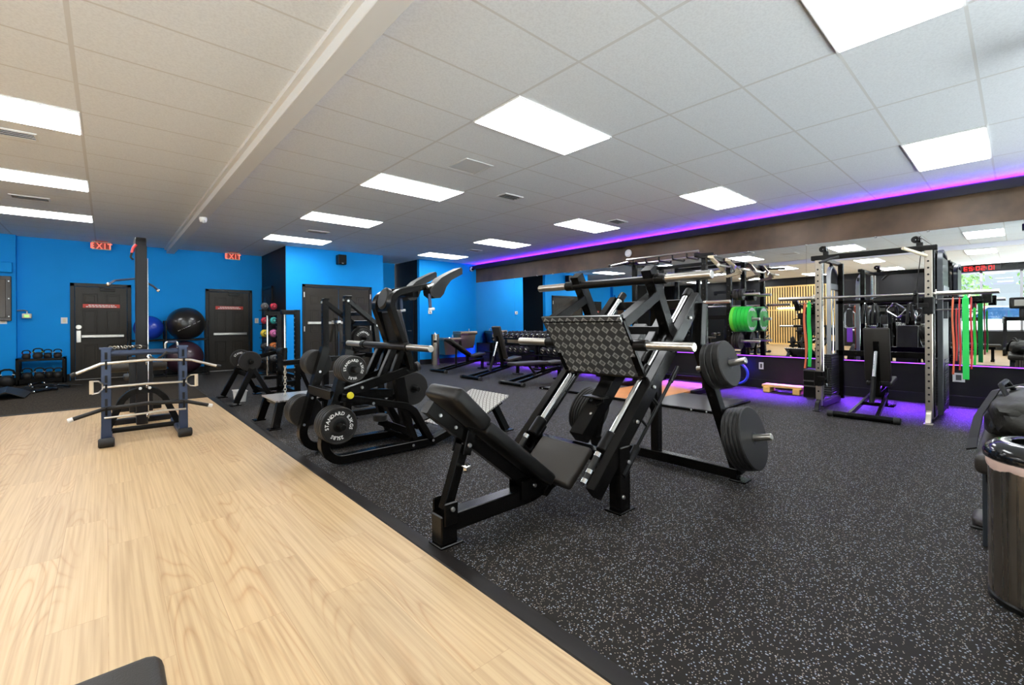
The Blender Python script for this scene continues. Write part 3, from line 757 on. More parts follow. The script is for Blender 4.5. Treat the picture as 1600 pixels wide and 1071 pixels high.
for s in (-1, 1):
    for a_, b_ in (((1.46, yc+s*.30, .80), (1.46, yc+s*.555, .80)), ((1.345, yc+s*.30, .37), (1.345, yc+s*.555, .37))):
        pg = MB(); peg(pg, a_, b_); obj('storage_peg', pg, BLK2, vs)
pg = MB(); peg(pg, (2.33, yc+.02, .50), (2.33, yc+.50, .50)); pg.bar((2.335, yc+.255, .50), (2.10, yc+.265, .38), .05, .05)
obj('storage_peg', pg, BLK2, vs)
bolts('bolt', [(1.44, yc-.305, .73), (1.37, yc-.305, .50), (1.30, yc-.305, .27), (1.70, yc-.305, .48), (2.29, yc-.305, .06), (2.08, yc-.305, .05), (1.66, yc-.17, .605)], (0, -1, 0), vs, .014, .01)
bolts('bolt', [(1.44, yc+.233, .73), (1.37, yc+.233, .50), (1.30, yc+.233, .27)], (0, -1, 0), vs, .014, .01)
NA = (0, -1, 0); PA = (0, 1, 0)
T10 = [('STANDARD', -22), ('4.5KGS', 95), ('10LBS', 200)]; T25 = [('STANDARD', -30), ('11.3KGS', 88), ('25LBS', 200)]
w3 = ('innermost', 'middle', 'outermost')
for k in range(4):
    lab = ['small plain plate innermost behind the 10LBS plate on the squat machine', 'small plain plate second behind the 10LBS plate on the squat machine', 'small plain plate directly behind the 10LBS plate on the squat machine', 'small black plate with white 10LBS and 4.5KGS lettering on the squat machine'][k]
    plate(lab, (1.46, 3.645-.042*k, .80), NA, .108, .038, group='ten pound plates on the squat machine', text=T10 if k == 3 else None, style='rim' if k == 3 else 'flat', up=(-.2, 0, 1))
    lab = ['black plate innermost behind the 25LBS plate on the squat machine', 'black plate second behind the 25LBS plate on the squat machine', 'black plate directly behind the 25LBS plate on the squat machine', 'black plate with white 25LBS and 11.3KGS lettering on the squat machine'][k]
    plate(lab, (1.345, 3.645-.040*k, .37), NA, .145, .036, group='twenty five pound plates on the squat machine', text=T25 if k == 3 else None, style='rim' if k == 3 else 'flat', up=(-.15, 0, 1))
for k in range(4):
    wq = ('innermost', 'second', 'third', 'outermost')[k]
    plate('plain black plate %s on the upper far peg of the squat machine' % wq, (1.46, 4.355+.042*k, .80), PA, .120, .038, group='plates on the upper far squat machine peg')
    plate('plain black plate %s on the lower far peg of the squat machine' % wq, (1.345, 4.355+.042*k, .37), PA, .145, .038, group='plates on the lower far squat machine peg')
plate('flat black plate with round holes hanging at the middle of the squat machine', (2.33, 4.12, .50), NA, .168, .03, group='plates at the middle of the squat machine')
plate('flat black plate half hidden behind the squat machine column', (2.33, 4.37, .50), NA, .168, .03, group='plates at the middle of the squat machine')
# ------------------------------------------------------------------ belt squat machine with tread platform
yc = 5.83
bs = thing('belt_squat_machine', 'black belt squat machine with bright tread platform and perforated posts behind the squat machine', 'belt squat machine', (1.9, yc, 0))
fb = MB()
for s in (-1, 1):
    fb.bar((1.455, yc+s*.27, .275), (1.385, yc+s*.33, .012), .08, .07, up=(0, 1, 0)); foot(fb, 1.375, yc+s*.335, .13, .12)
    fb.bar((1.42, yc+s*.25, .265), (2.25, yc+s*.25, .265), .05, .05)
    fb.bar((2.18, yc+s*.373, .03), (2.18, yc+s*.373, 1.49), .075, .075, up=(0, 1, 0)); foot(fb, 2.18, yc+s*.373, .2, .14)
    fb.bar((2.18, yc+s*.373, 1.455), (2.56, yc+s*.34, 1.16), .055, .085, up=(0, 1, 0))
    fb.bar((2.55, yc+s*.34, 1.19), (2.66, yc+s*.34, .03), .065, .075, up=(0, 1, 0)); foot(fb, 2.66, yc+s*.34, .18, .12)
    fb.bar((2.18, yc+s*.373, .06), (2.66, yc+s*.34, .06), .06, .07)
    fb.span((2.155, yc+s*.373-.05, 1.485), (2.225, yc+s*.373+.05, 1.505), .004)
fb.bar((2.25, yc-.37, .265), (2.25, yc+.37, .265), .06, .06); fb.bar((2.56, yc-.36, 1.17), (2.56, yc+.36, 1.17), .06, .07); fb.bar((2.40, yc-.36, 1.29), (2.40, yc+.36, 1.29), .05, .05)
fb.bar((1.45, yc-.27, .265), (1.45, yc+.27, .265), .05, .05)
obj('frame', fb, BLK, bs)
tread_plate('platform', [(1.40, yc+.31, .305), (1.40, yc-.31, .305), (2.20, yc-.31, .305), (2.20, yc+.31, .305)], .015, TREADL, bs, V((1.9, yc, 0)))
lv = MB(); lv.bar((2.56, yc, .74), (1.56, yc, .70), .06, .06); lv.bar((2.60, yc-.34, .75), (2.60, yc+.34, .75), .06, .06)
obj('lever_arm', lv, BLK, bs)
HOLE = mat('dark_hole', (.002, .002, .002, 1), .8)
def holes(pts, axis, parent, r=.012, m=None):
    a = V(axis).normalized(); mb = MB()
    for p in pts: mb.cyl(V(p), V(p)+a*.0012, r, 10)
    o = obj('peg_hole_row', mb, m or HOLE, parent, smooth=0); o['kind'] = 'stuff'; return o
for s in (-1, 1): holes([(2.142, yc+s*.373, .5+.075*k) for k in range(13)], (-1, 0, 0), bs)
pts = []
ch = []
for k in range(11):
    z = .660-.034*k
    ch.append(MB().torus((1.58, yc, z), (1, 0, 0) if k % 2 else (0, 1, 0), .014, .004, 12, 6))
    for i in range(len(ch[-1].v)):
        v = ch[-1].v[i]; v.z = z + (v.z-z)*1.5
pieces('chain_link', ch, CHAIN, bs)
for s in (-1, 1):
    g = MB(); g.tube([(2.19, yc+s*.10, 1.17), (2.19, yc+s*.13, 1.08), (2.19, yc+s*.22, .93)], .019, 10, fil=.05); go = obj('handle', g, RUB, bs)
    obj('handle_cap', MB().cyl((2.19, yc+s*.095, 1.165), (2.19, yc+s*.088, 1.20), .024, 12), BOLT, go)
obj('handle_stem', MB().cyl((2.19, yc, .74), (2.19, yc, 1.24), .022, 12), BLK2, bs)
hb = MB(); hb.bar((2.19, yc-.12, 1.19), (2.19, yc+.12, 1.19), .03, .03); obj('handle_bar', hb, BOLT, bs)
bolts('bolt', [(2.18, yc-.411, 1.44), (2.30, yc-.390, 1.365), (2.42, yc-.380, 1.275), (2.57, yc-.375, 1.14)], (0, -1, 0), bs, .018, .012)
bolts('bolt', [(2.142, yc-.373, 1.45), (2.142, yc+.373, 1.45)], (-1, 0, 0), bs, .018, .012)
pg = MB(); peg(pg, (2.62, yc+.33, .96), (2.62, yc+.02, .96)); obj('storage_peg', pg, BLK2, bs)
plate('larger black plate behind the lettered plate on the belt squat machine', (2.62, yc+.20, .96), NA, .165, .03, group='plates on the belt squat machine', style='rim')
plate('black plate with white STANDARD lettering hanging on the belt squat machine', (2.62, yc+.165, .96), NA, .135, .03, group='plates on the belt squat machine', style='rim', text=[('STANDARD', 0), ('25LBS', 180)])

# ------------------------------------------------------------------ calf machine with chrome guide rods
yc = 8.0
gm = thing('calf_machine', 'black machine with two chrome guide rods, roller pads and an angled plate frame', 'calf machine', (1.8, yc, 0))
fb = MB()
for s in (-1, 1):
    fb.bar((1.38, yc+s*.484, .03), (1.60, yc+s*.42, .50), .075, .06, up=(0, 1, 0)); foot(fb, 1.37, yc+s*.49, .14, .13)
    fb.bar((1.86, yc+s*.484, .03), (1.62, yc+s*.42, .50), .06, .06, up=(0, 1, 0)); foot(fb, 1.87, yc+s*.49, .13, .12)
    fb.bar((1.80, yc+s*.45, .07), (2.22, yc+s*.47, .07), .06, .06)
    fb.bar((2.21, yc+s*.50, .02), (2.21, yc+s*.50, 1.385), .075, .075, up=(0, 1, 0)); foot(fb, 2.21, yc+s*.50, .26, .13)
    fb.bar((1.98, yc+s*.505, 1.345), (2.24, yc+s*.50, 1.345), .06, .07); fb.bar((1.98, yc+s*.505, .26), (2.24, yc+s*.50, .26), .06, .06)
    fb.bar((2.20, yc+s*.5, .60), (2.42, yc+s*.46, .08), .05, .05, up=(0, 1, 0))
fb.bar((1.61, yc-.45, .40), (1.61, yc+.45, .40), .07, .07); fb.bar((2.22, yc-.5, .10), (2.22, yc+.5, .10), .07, .07); fb.bar((2.24, yc-.5, .33), (2.24, yc+.5, .33), .06, .06)
fb.bar((1.86, yc-.48, .12), (1.86, yc+.48, .12), .05, .05)
obj('frame', fb, BLK, gm)
for s in (-1, 1):
    ro = obj('guide_rod', MB().cyl((2.03, yc+s*.505, .28), (2.03, yc+s*.505, 1.33), .017, 16), CHR, gm)
    obj('rod_sleeve', MB().cyl((2.03, yc+s*.505, .62), (2.03, yc+s*.505, .80), .034, 16, ch=.004), BLK2, ro)
    holes([(2.172, yc+s*.5, .35+.07*k) for k in range(14)], (-1, 0, 0), gm, .011, BOLT)
    r = MB(); r.cyl((2.03, yc+s*.22, .74), (2.03, yc+s*.46, .74), .055, 20, ch=.012); obj('roller_pad', r, VIN, gm)
cr = MB(); cr.bar((2.03, yc-.5, .74), (2.03, yc+.5, .74), .04, .04); cr.bar((1.62, yc, .62), (2.05, yc, .72), .05, .06); cr.bar((1.62, yc, .38), (1.62, yc, .64), .06, .06); obj('carriage', cr, BLK, gm)
for s in (-1, 1):
    pg = MB(); peg(pg, (1.60, yc+s*.03, .61), (1.60, yc+s*.46, .61)); obj('storage_peg', pg, BLK2, gm)
    bolts('bolt', [(1.565, yc+s*.41, .45), (1.50, yc+s*.45, .28), (1.43, yc+s*.47, .12)], (-1, 0, 0), gm, .013, .01)
plate('round plain black plate on the near side of the calf machine', (1.60, yc-.355, .61), NA, .150, .04, group='plates on the calf machine')
plate('black plate behind the plain plate on the near side of the calf machine', (1.60, yc-.31, .61), NA, .150, .04, group='plates on the calf machine')
plate('black plate with white rim lettering on the far side of the calf machine', (1.60, yc+.30, .61), NA, .150, .03, group='plates on the calf machine', style='rim', text=[('STANDARD', 0), ('25LBS', 180)])
bk = thing('bucket', 'small white plastic tub hanging in the calf machine frame', 'bucket', (1.46, 7.9, .02))
b = MB(); b.prism([(-.001, 0), (.0, 0)], 'y', 0, 0) if False else None
def frustum(c, sx0, sy0, sx1, sy1, h, mb):
    x, y, z = c
    return mb.add([(x-sx0, y-sy0, z), (x+sx0, y-sy0, z), (x+sx0, y+sy0, z), (x-sx0, y+sy0, z), (x-sx1, y-sy1, z+h), (x+sx1, y-sy1, z+h), (x+sx1, y+sy1, z+h), (x-sx1, y+sy1, z+h)],
                  [(3, 2, 1, 0), (0, 1, 5, 4), (1, 2, 6, 5), (2, 3, 7, 6), (3, 0, 4, 7)])
obj('tub', frustum((1.50, 7.88, .002), .06, .09, .075, .115, .16, MB()), WHITE, bk)
obj('rim', MB().tube([(1.422, 7.762, .163), (1.578, 7.762, .163), (1.578, 7.998, .163), (1.422, 7.998, .163)], .007, 8, closed=True), WHITE, bk)

# ------------------------------------------------------------------ cable tower and attachment rack on the oak floor
ct = thing('lat_pulldown_machine', 'tall black and navy lat pulldown column standing behind the bar rack', 'lat pulldown machine', (.31, 6.95, 0))
fb = MB()
fb.span((.255, 6.85, 0), (.36, 7.05, 2.10), .006)
fb.rtube([(.3075, 6.95, 2.08), (.3075, 6.95, 2.155), (.3075, 7.55, 2.155)], .105, .10, up=(1, 0, 0), r=.06)
fb.span((.0, 7.0, 0), (.62, 7.10, .06), .006); fb.span((.27, 7.05, 0), (.35, 8.1, .06), .006); fb.span((.05, 8.02, 0), (.57, 8.10, .06), .006)
fb.span((.28, 7.70, .05), (.34, 7.77, .46), .004)
obj('frame', fb, mat('gunmetal_powder_coat', (.011, .0105, .0115, 1), .36, 0, .2), ct)
obj('chrome_edge', MB().span((.361, 6.87, .06), (.371, 6.90, 1.95), .002), CHR, ct)
obj('seat_pad', MB().pad((.31, 7.76, .49), (.30, .38, .06), None, .02), VINB, ct)
pieces('thigh_roller', [MB().cyl((.03, 7.50, .63), (.23, 7.50, .63), .055, 20, ch=.012), MB().cyl((.39, 7.50, .63), (.59, 7.50, .63), .055, 20, ch=.012)], VINB, ct)
rb = MB(); rb.bar((.25, 7.50, .63), (.37, 7.50, .63), .03, .03); rb.bar((.31, 7.50, .60), (.31, 7.62, .47), .03, .03); rb.bar((.31, 7.50, .63), (.31, 7.03, .66), .04, .04); obj('roller_bracket', rb, BLK2, ct)
obj('pulley', MB().lathe([(.01, -.012), (.055, -.014), (.047, 0), (.055, .014), (.01, .012)], (.31, 7.50, 2.10), (1, 0, 0), 22), BLK2, ct)
obj('cable', MB().cyl((.31, 7.50, 2.10), (.31, 7.50, 1.78), .004, 8), BLK2, ct)
st = MB(); st.span((.20, 7.06, .12), (.42, 7.18, .78), .004); obj('weight_stack', st, STACK, ct)
wb = MB(); wb.tube([(.02, 7.35, 1.66), (.08, 7.43, 1.715), (.31, 7.50, 1.76), (.46, 7.55, 1.67), (.51, 7.58, 1.62)], .013, 10, fil=.04)
lb = obj('pulldown_bar', wb, NAVY); tag(lb, 'bent blue-grey pulldown bar hanging from the tall cable column', 'pulldown bar')
pieces('bar_end', [MB().sph((.02, 7.35, 1.66), .021, 12), MB().sph((.51, 7.58, 1.62), .021, 12)], CHR, lb)
hg = thing('tricep_rope', 'short red and black strap hanging at the top of the tall cable column', 'strap', (.235, 6.86, 2.0))
hk = MB(); hk.tube([(.262, 6.842, 2.10), (.235, 6.84, 2.06), (.222, 6.84, 2.0)], .014, 8); obj('strap', hk, RED, hg)
hk = MB(); hk.tube([(.222, 6.84, 2.0), (.212, 6.84, 1.95), (.235, 6.842, 1.92)], .011, 8); obj('clip', hk, BLK2, hg)

ar = thing('bar_rack', 'navy A-frame rack holding pulldown bars on the oak floor', 'bar rack', (.29, 6.2, 0))
fb = MB()
RX = (-.005, .605)
for x in RX:
    fb = MB(); fb.bar((x, 5.93, .03), (x, 5.99, .93), .075, .07, up=(0, 1, 0)); fb.span((x-.045, 5.80, 0), (x+.045, 6.75, .06), .012)
    fb.span((x-.05, 5.955, .925), (x+.05, 6.03, .945), .004)
    obj('upright', fb, NAVY, ar)
fb = MB(); fb.rtube([(-.005, 6.38, .05), (.12, 6.40, .36), (.20, 6.40, .45), (.40, 6.40, .45), (.48, 6.40, .36), (.605, 6.38, .05)], .06, .07, up=(0, 1, 0), r=.12)
obj('arch_brace', fb, BLK, ar)
fb = MB(); fb.cyl((.03, 6.38, .05), (.57, 6.38, .05), .028, 14); obj('base_tube', fb, BLK2, ar)
obj('top_tube', MB().cyl((.03, 6.0, .885), (.57, 6.0, .885), .030, 18), NAVY, ar)
for x in RX:
    for z in (.80, .575, .35):
        h = MB(); h.rtube([(x, 5.955, z-.05), (x, 5.86, z-.05), (x, 5.86, z+.02)], .028, .016, up=(1, 0, 0), r=.02); obj('hook', h, BLK2, ar)
        obj('slot', MB().span((x-.010, 5.893-.0+(z-.35)*.06, z+.03), (x+.010, 5.897+(z-.35)*.06, z+.10)), HOLE, ar)
    f = MB(); f.cyl((x-.06, 5.80, .045), (x+.06, 5.80, .045), .045, 16, ch=.01); obj('end_cap', f, RUB, ar)
bolts('bolt', [(.27, 6.36, .475), (.35, 6.36, .475)], (0, -1, 0), ar, .016, .01)
def barthing(lab, pts, r, m, ends=None, name='pulldown_bar', em=None, extra=None):
    o = obj(name, MB().tube(pts, r, 12, fil=.05), m); tag(o, lab, 'pulldown bar', 'bars on the navy rack')
    if ends: pieces('bar_end', [MB().cyl(V(pts[0])+(V(pts[1])-V(pts[0])).normalized()*.012, V(pts[0])-(V(pts[1])-V(pts[0])).normalized()*.03, ends, 14, ch=.004), MB().cyl(V(pts[-1])+(V(pts[-2])-V(pts[-1])).normalized()*.012, V(pts[-1])-(V(pts[-2])-V(pts[-1])).normalized()*.03, ends, 14, ch=.004)], em or RUB, o)
    return o
o = barthing('wide steel pulldown bar with bent ends on the top hooks of the navy rack', [(-.225, 5.90, .705), (-.04, 5.90, .790), (.30, 5.90, .812), (.67, 5.90, .790), (.91, 5.90, .705)], .0145, STEEL, .021)
obj('swivel_eye', MB().torus((.30, 5.90, .780), (1, 0, 0), .016, .005, 14, 6), CHR, o)
o = barthing('straight steel bar with stirrup grips at both ends on the middle hooks', [(-.03, 5.893, .562), (.30, 5.893, .570), (.63, 5.893, .562)], .012, STEEL)
for s, x in ((-1, -.03), (1, .63)):
    d = MB(); d.tube([(x+s*.075, 5.83, .635), (x+s*.03, 5.85, .63), (x, 5.893, .60), (x, 5.893, .545), (x+s*.03, 5.85, .52), (x+s*.075, 5.83, .515)], .007, 8, fil=.02); so_ = obj('stirrup', d, STEEL, o)
    obj('stirrup_grip', MB().cyl((x+s*.078, 5.83, .515), (x+s*.078, 5.83, .640), .016, 12), mat('tan_grip', (.62, .52, .38, 1), .5) if s < 0 else bpy.data.materials['tan_grip'], so_)
obj('swivel_eye', MB().torus((.30, 5.893, .545), (1, 0, 0), .014, .005, 14, 6), CHR, o)
o = barthing('black padded bar with bent ends on the bottom hooks of the navy rack', [(-.245, 5.894, .285), (-.03, 5.894, .352), (.30, 5.894, .372), (.63, 5.894, .352), (.83, 5.894, .285)], .019, RUB, .021, em=WHITE)
o = barthing('thin steel bar hanging just below the black padded bar', [(-.02, 5.85, .272), (.30, 5.845, .28), (.42, 5.845, .29), (.62, 5.85, .28)], .010, STEEL)
obj('swivel_eye', MB().torus((.30, 5.845, .258), (1, 0, 0), .014, .005, 14, 6), CHR, o)
u = obj('stirrup_handle', MB().tube([(.46, 6.0, .917), (.46, 6.0, .985), (.566, 6.0, .985), (.566, 6.0, .917)], .010, 10, fil=.03), STEEL); tag(u, 'steel square handle standing on the top tube of the navy rack', 'handle')
obj('grip', MB().cyl((.48, 6.0, .985), (.555, 6.0, .985), .0145, 12), NAVY, u)
u = thing('carabiner_heap', 'small heap of chain and clips on the top tube of the navy rack', 'chain', (.14, 6.0, .91))
random.seed(3); lk = []
for k in range(9): lk.append(MB().torus((.03+k*.028, 5.995+random.uniform(-.012, .012), .941+random.uniform(0, .004)), (random.random(), random.random(), .4), .014, .0045, 12, 6))
pieces('chain_link', lk, CHAIN, u); obj('strap', MB().tube([(.16, 6.0, .935), (.22, 6.0, .948), (.26, 6.0, .952), (.30, 6.0, .935)], .015, 8), RUB, u)
rp = obj('tricep_rope', MB().tube([(.33, 5.955, .84), (.38, 5.94, .80), (.43, 5.935, .84), (.47, 5.94, .885)], .013, 8, fil=.03), RUB); tag(rp, 'short black rope handle clipped under the top tube of the navy rack', 'rope handle')
obj('clip', MB().torus((.325, 5.95, .845), (0, 1, 0), .016, .005, 12, 6), CHR, rp)
# ------------------------------------------------------------------ smith machine and functional trainer by the mirror
CHAMP = mat('champagne_steel', (.42, .37, .31, 1), .32, .85, noise=(5, .25))
SILV = mat('silver_powder_coat', (.32, .33, .34, 1), .35, .6)
sm = thing('cable_crossover_rack', 'tall black smith and cable rack with perforated steel uprights by the mirror', 'cable rack', (7.3, 1.22, 0))
UY = (1.745, .685)
for i, y in enumerate(UY):
    s = 1 if i == 0 else -1
    up = obj('upright', MB().span((6.87, y-.032, .06), (6.935, y+.032, 1.95), .004), CHAMP, sm)
    holes([(6.868, y, .25+.075*k) for k in range(22)], (-1, 0, 0), up, .011)
    f = MB(); f.rtube([(6.80, y, .004), (6.86, y, .13), (7.05, y, .06), (7.85, y, .05)], .075, .05, up=(0, 1, 0), r=.07); f.span((6.76, y-.04, 0), (6.85, y+.04, .012), .003)
    obj('foot', f, CHAMP if i else BLK2, sm)
    # weight tower
    tw = MB()
    if i == 0:
        tw.rtube([(7.50, y+.03, .10), (7.50, y+.03, 2.0), (7.92, y+.03, 1.80), (7.92, y+.03, .10)], .03, .05, up=(0, 1, 0), r=.16)
        obj('tower_frame', tw, SILV, sm); 
        obj('label_bar', MB().span((7.50, y+.0, 1.60), (7.92, y+.06, 1.68), .004), SILV, sm)
        pn = MB(); pn.span((7.52, y+.02, 1.68), (7.90, y+.04, 1.86)); pn.span((7.56, y+.025, 1.80), (7.70, y+.035, 1.95)); obj('shroud', pn, BLK2, sm)
    else:
        tw.rtube([(7.30, y-.06, .05), (7.30, y-.06, 2.0), (7.86, y-.06, 1.93), (7.86, y-.06, .05)], .035, .05, up=(0, 1, 0), r=.14)
        obj('tower_frame', tw, mat('dark_grey_steel', (.05, .055, .06, 1), .35, .4), sm)
        pn = MB(); pn.span((7.32, y-.085, .08), (7.85, y-.075, 1.18)); pn.span((7.32, y-.085, 1.55), (7.85, y-.075, 1.90)); obj('shroud', pn, BLK2, sm)
        obj('label_bar', MB().span((7.32, y-.095, 1.48), (7.85, y-.085, 1.57), .004), SILV, sm)
        obj('side_post', MB().span((7.02, y-.035, .05), (7.12, y+.035, 1.98), .004), BLK, sm)
    st = MB()
    for k in range(18): st.span((7.44, y-.05+s*.04, .13+k*.0315), (7.84, y+.05+s*.04, .158+k*.0315), .003)
    so_ = obj('weight_stack', st, STACK, sm)
    pieces('stack_rod', [MB().cyl((7.54, y+s*.04, .1), (7.54, y+s*.04, 1.6), .009, 10), MB().cyl((7.74, y+s*.04, .1), (7.74, y+s*.04, 1.6), .009, 10)], CHR, sm)
    # sliding pulley carriage
    pc = MB(); z = 1.33 if i else .42
    pc.span((6.845, y-.045, z-.10), (6.95, y+.045, z+.09), .008); pc.span((6.80, y-s*.10-.02, z-.05), (6.87, y-s*.10+.02, z+.14), .006); pc.bar((6.86, y-s*.10, z), (6.86, y, z), .04, .05)
    ca_ = obj('pulley_carriage', pc, BLK2, sm)
    pieces('pulley', [MB().lathe([(.006, -.010), (.042, -.012), (.035, 0), (.042, .012), (.006, .010)], (6.83, y-s*.10, z+dz), (0, 1, 0), 18) for dz in (.13, .0)], BLK, ca_)
    obj('cable', MB().cyl((6.83, y-s*.10, z+.13), (6.90, y-s*.06, 1.96), .004, 8), BLK2, sm)
    hk = MB(); hk.tube([(6.83, y-s*.10, z-.05), (6.82, y-s*.11, z-.10), (6.83, y-s*.10, z-.15), (6.84, y-s*.09, z-.10)], .005, 8, closed=True); obj('clip', hk, CHR, ca_)
    rd = MB(); rd.cyl((7.04, y-s*.01, .12), (7.04, y-s*.01, 1.94), .0125, 14); obj('guide_rod', rd, CHR, sm)
    bh = MB(); bh.span((6.94, y-.03, 1.36), (7.02, y+.03, 1.432), .006); bh.tube([(6.95, y+s*.05, 1.49), (6.90, y+s*.06, 1.50), (6.875, y+s*.06, 1.45), (6.90, y+s*.06, 1.40), (6.95, y+s*.05, 1.41)], .007, 8); obj('bar_hook', bh, STEEL, sm)
    for zz in ((1.40, 1.28) if i else (1.40,)):
        g = MB(); g.tube([(7.14, y+s*.02, zz), (7.14, y+s*.30, zz), (7.14, y+s*.31, zz+.05)], .010, 8, fil=.02); obj('band_peg', g, CHR, sm)
tp = MB()
tp.span((6.86, .61, 1.945), (6.94, 1.82, 2.005), .006)
for y in UY: tp.span((6.90, y-.03, 1.95), (7.90, y+.03, 2.0), .005)
tp.span((7.84, .66, 1.40), (7.90, 1.77, 1.45), .004); tp.span((7.84, .66, .66), (7.90, 1.77, .74), .004); tp.span((7.84, .685, .05), (7.90, .745, 1.98), .004); tp.span((7.84, 1.685, .05), (7.90, 1.745, 1.98), .004)
obj('frame', tp, BLK, sm)
# storage wing carrying bands on the near side
sw = MB(); sw.span((7.84, .28, 1.39), (7.90, .66, 1.45), .004); sw.span((7.12, .66, 1.36), (7.84, .69, 1.41), .004); sw.span((7.70, .22, 1.36), (7.78, .30, 1.50), .006); obj('storage_beam', sw, BLK, sm)
for y0, y1, a in ((1.66, 1.52, 0), (.87, .72, 1)):
    g = MB(); g.cyl((6.60, y0, 1.885 if not a else 1.96), (6.80, y1+.02, 1.965 if not a else 1.88), .018, 14) if False else None
    if not a: g.tube([(6.62, 1.66, 1.885), (6.76, 1.58, 1.94), (6.86, 1.52, 1.965)], .016, 10)
    else: g.tube([(6.62, .87, 1.965), (6.86, .70, 1.885)], .018, 10)
    obj('pull_up_grip', g, RUB if not a else mat('tan_rubber_grip', (.5, .42, .3, 1), .5), sm)
for x, y in ((6.90, 1.66), (6.92, .76)):
    pt = MB(); pt.span((x-.02, y-.03, 2.0), (x+.04, y+.03, 2.05), .004); pp = obj('top_pulley_block', pt, BLK2, sm)
    pieces('pulley', [MB().lathe([(.006, -.010), (.040, -.012), (.034, 0), (.040, .012), (.006, .010)], (x, y+dy, 2.085), (1, 0, 0) if dy else (0, 1, 0), 18) for dy in (0, .035)], BLK, pp)
obj('top_cable', MB().cyl((6.92, .76, 2.11), (7.30, .66, 2.02), .004, 8), BLK2, sm)
# smith bar
br = thing('smith_barbell', 'long steel barbell across the front of the smith and cable rack', 'barbell', (6.96, 1.2, 1.46))
obj('bar', MB().cyl((6.985, .94, 1.462), (6.985, 1.55, 1.462), .0145, 16), STEEL, br)
pieces('sleeve', [MB().cyl((6.985, 1.80, 1.462), (6.985, 2.24, 1.462), .025, 18, ch=.004), MB().cyl((6.985, .14, 1.462), (6.985, .63, 1.462), .025, 18, ch=.004)], STEEL, br)
pieces('bar_end_shaft', [MB().cyl((6.985, 1.55, 1.462), (6.985, 1.80, 1.462), .0145, 14), MB().cyl((6.985, .63, 1.462), (6.985, .94, 1.462), .0145, 14)], STEEL, br)
bp2 = obj('bar_pad', MB().cyl((6.99, .82, 1.405), (6.99, 1.20, 1.405), .035, 18, ch=.01), VIN); tag(bp2, 'black foam pad hanging under the smith barbell', 'bar pad')
# handles hanging on the rear beam
def hang(nm, lab, cat, pts, r, m, extra=None, closed=False):
    o = obj(nm, MB().tube(pts, r, 8, fil=.02, closed=closed), m); tag(o, lab, cat, 'handles hanging on the cable rack'); return o
hx = 7.80
hang('v_handle', 'open steel diamond row handle hanging inside the cable rack', 'cable handle', [(hx-.1, 1.10, 1.40), (hx-.1, .98, 1.30), (hx-.1, 1.06, 1.20), (hx-.1, 1.18, 1.29)], .010, CHR, closed=True)
h = hang('stirrup_handle', 'black stirrup handle with purple strap hanging at the left of the cable rack', 'cable handle', [(hx, 1.61, 1.34), (hx, 1.655, 1.26), (hx, 1.655, 1.06), (hx, 1.54, 1.06), (hx, 1.54, 1.26)], .009, SILV, closed=True)
obj('strap', MB().span((hx-.02, 1.56, 1.08), (hx-.01, 1.635, 1.32), .002), RUB, h); obj('purple_strap', MB().span((hx-.02, 1.565, .86), (hx-.01, 1.63, 1.06), .002), BAND_P, h)
for k, (y, lab) in enumerate(((1.42, 'black rope handle hanging left of the bench backrest'), (1.31, 'black rope handle hanging just above the bench backrest'), (.95, 'black rope handle hanging right of the bench backrest'), (.80, 'short black rope handle hanging near the right upright'))):
    o = hang('rope_handle', lab, 'rope handle', [(hx-.02, y, 1.39), (hx-.03, y-.02, 1.28), (hx-.02, y-.03, 1.10+.03*k)], .018, RUB)
    obj('rope_tail', MB().tube([(hx-.06, y+.01, 1.38), (hx-.07, y+.02, 1.26), (hx-.065, y+.03, 1.12)], .015, 8), RUB, o); obj('clip', MB().torus((hx-.02, y+.003, 1.385), (0, 1, 0), .022, .006, 14, 6), CHR, o)
kb2 = obj('ankle_strap', MB().pad((hx-.03, 1.215, 1.17), (.05, .08, .12), None, .02), RUB); tag(kb2, 'black ankle cuff hanging behind the bench backrest', 'ankle strap', 'handles hanging on the cable rack')
# resistance bands
def band(lab, x, y, z0, z1, w, m, sway=0.0, g='resistance bands on the cable rack'):
    a = []; b = []; n = 14
    for i in range(n+1):
        t = i/n; k = .0175*(1-.5*t) if i < n else .004
        a.append((x+k, y + sway*math.sin(t*7), z0 + (z1-z0)*t)); b.append((x-k, y + sway*.7*math.sin(t*6.4), z0 + (z1-z0)*t))
    b = [(x, y, z0+.012)] + b; b.reverse()
    b = [b[0]] + b
    pts = [V(p) for p in a + b[1:]]
    o = obj('resistance_band', MB().sweep(pts, rect(w, .0045, .001), up=(1, 0, 0), closed=True), m); return tag(o, lab, 'resistance band', g)
band('wide bright green band hanging on the near side of the cable rack', 7.14, .405, 1.40, .50, .052, BAND_G)
band('thin orange band at the left end of the near-side bands', 7.14, .505, 1.40, .55, .016, BAND_O, .008)
band('thin red band just left of the wide green band', 7.14, .452, 1.40, .60, .013, BAND_R, .006)
band('thin red band just right of the wide green band', 7.14, .360, 1.40, .62, .014, BAND_R, .004)
band('narrow dark green band right of the wide green band', 7.14, .335, 1.28, .66, .020, GREEN, .004)
band('short red band hanging from the lower peg left of the green band', 7.14, .478, 1.28, .70, .012, BAND_R, .004)
band('green band hanging on the far side of the cable rack', 7.14, 1.915, 1.40, .55, .040, BAND_G, .008)
band('orange band behind the green band on the far side of the cable rack', 7.14, 1.965, 1.40, .52, .022, BAND_O, .015)

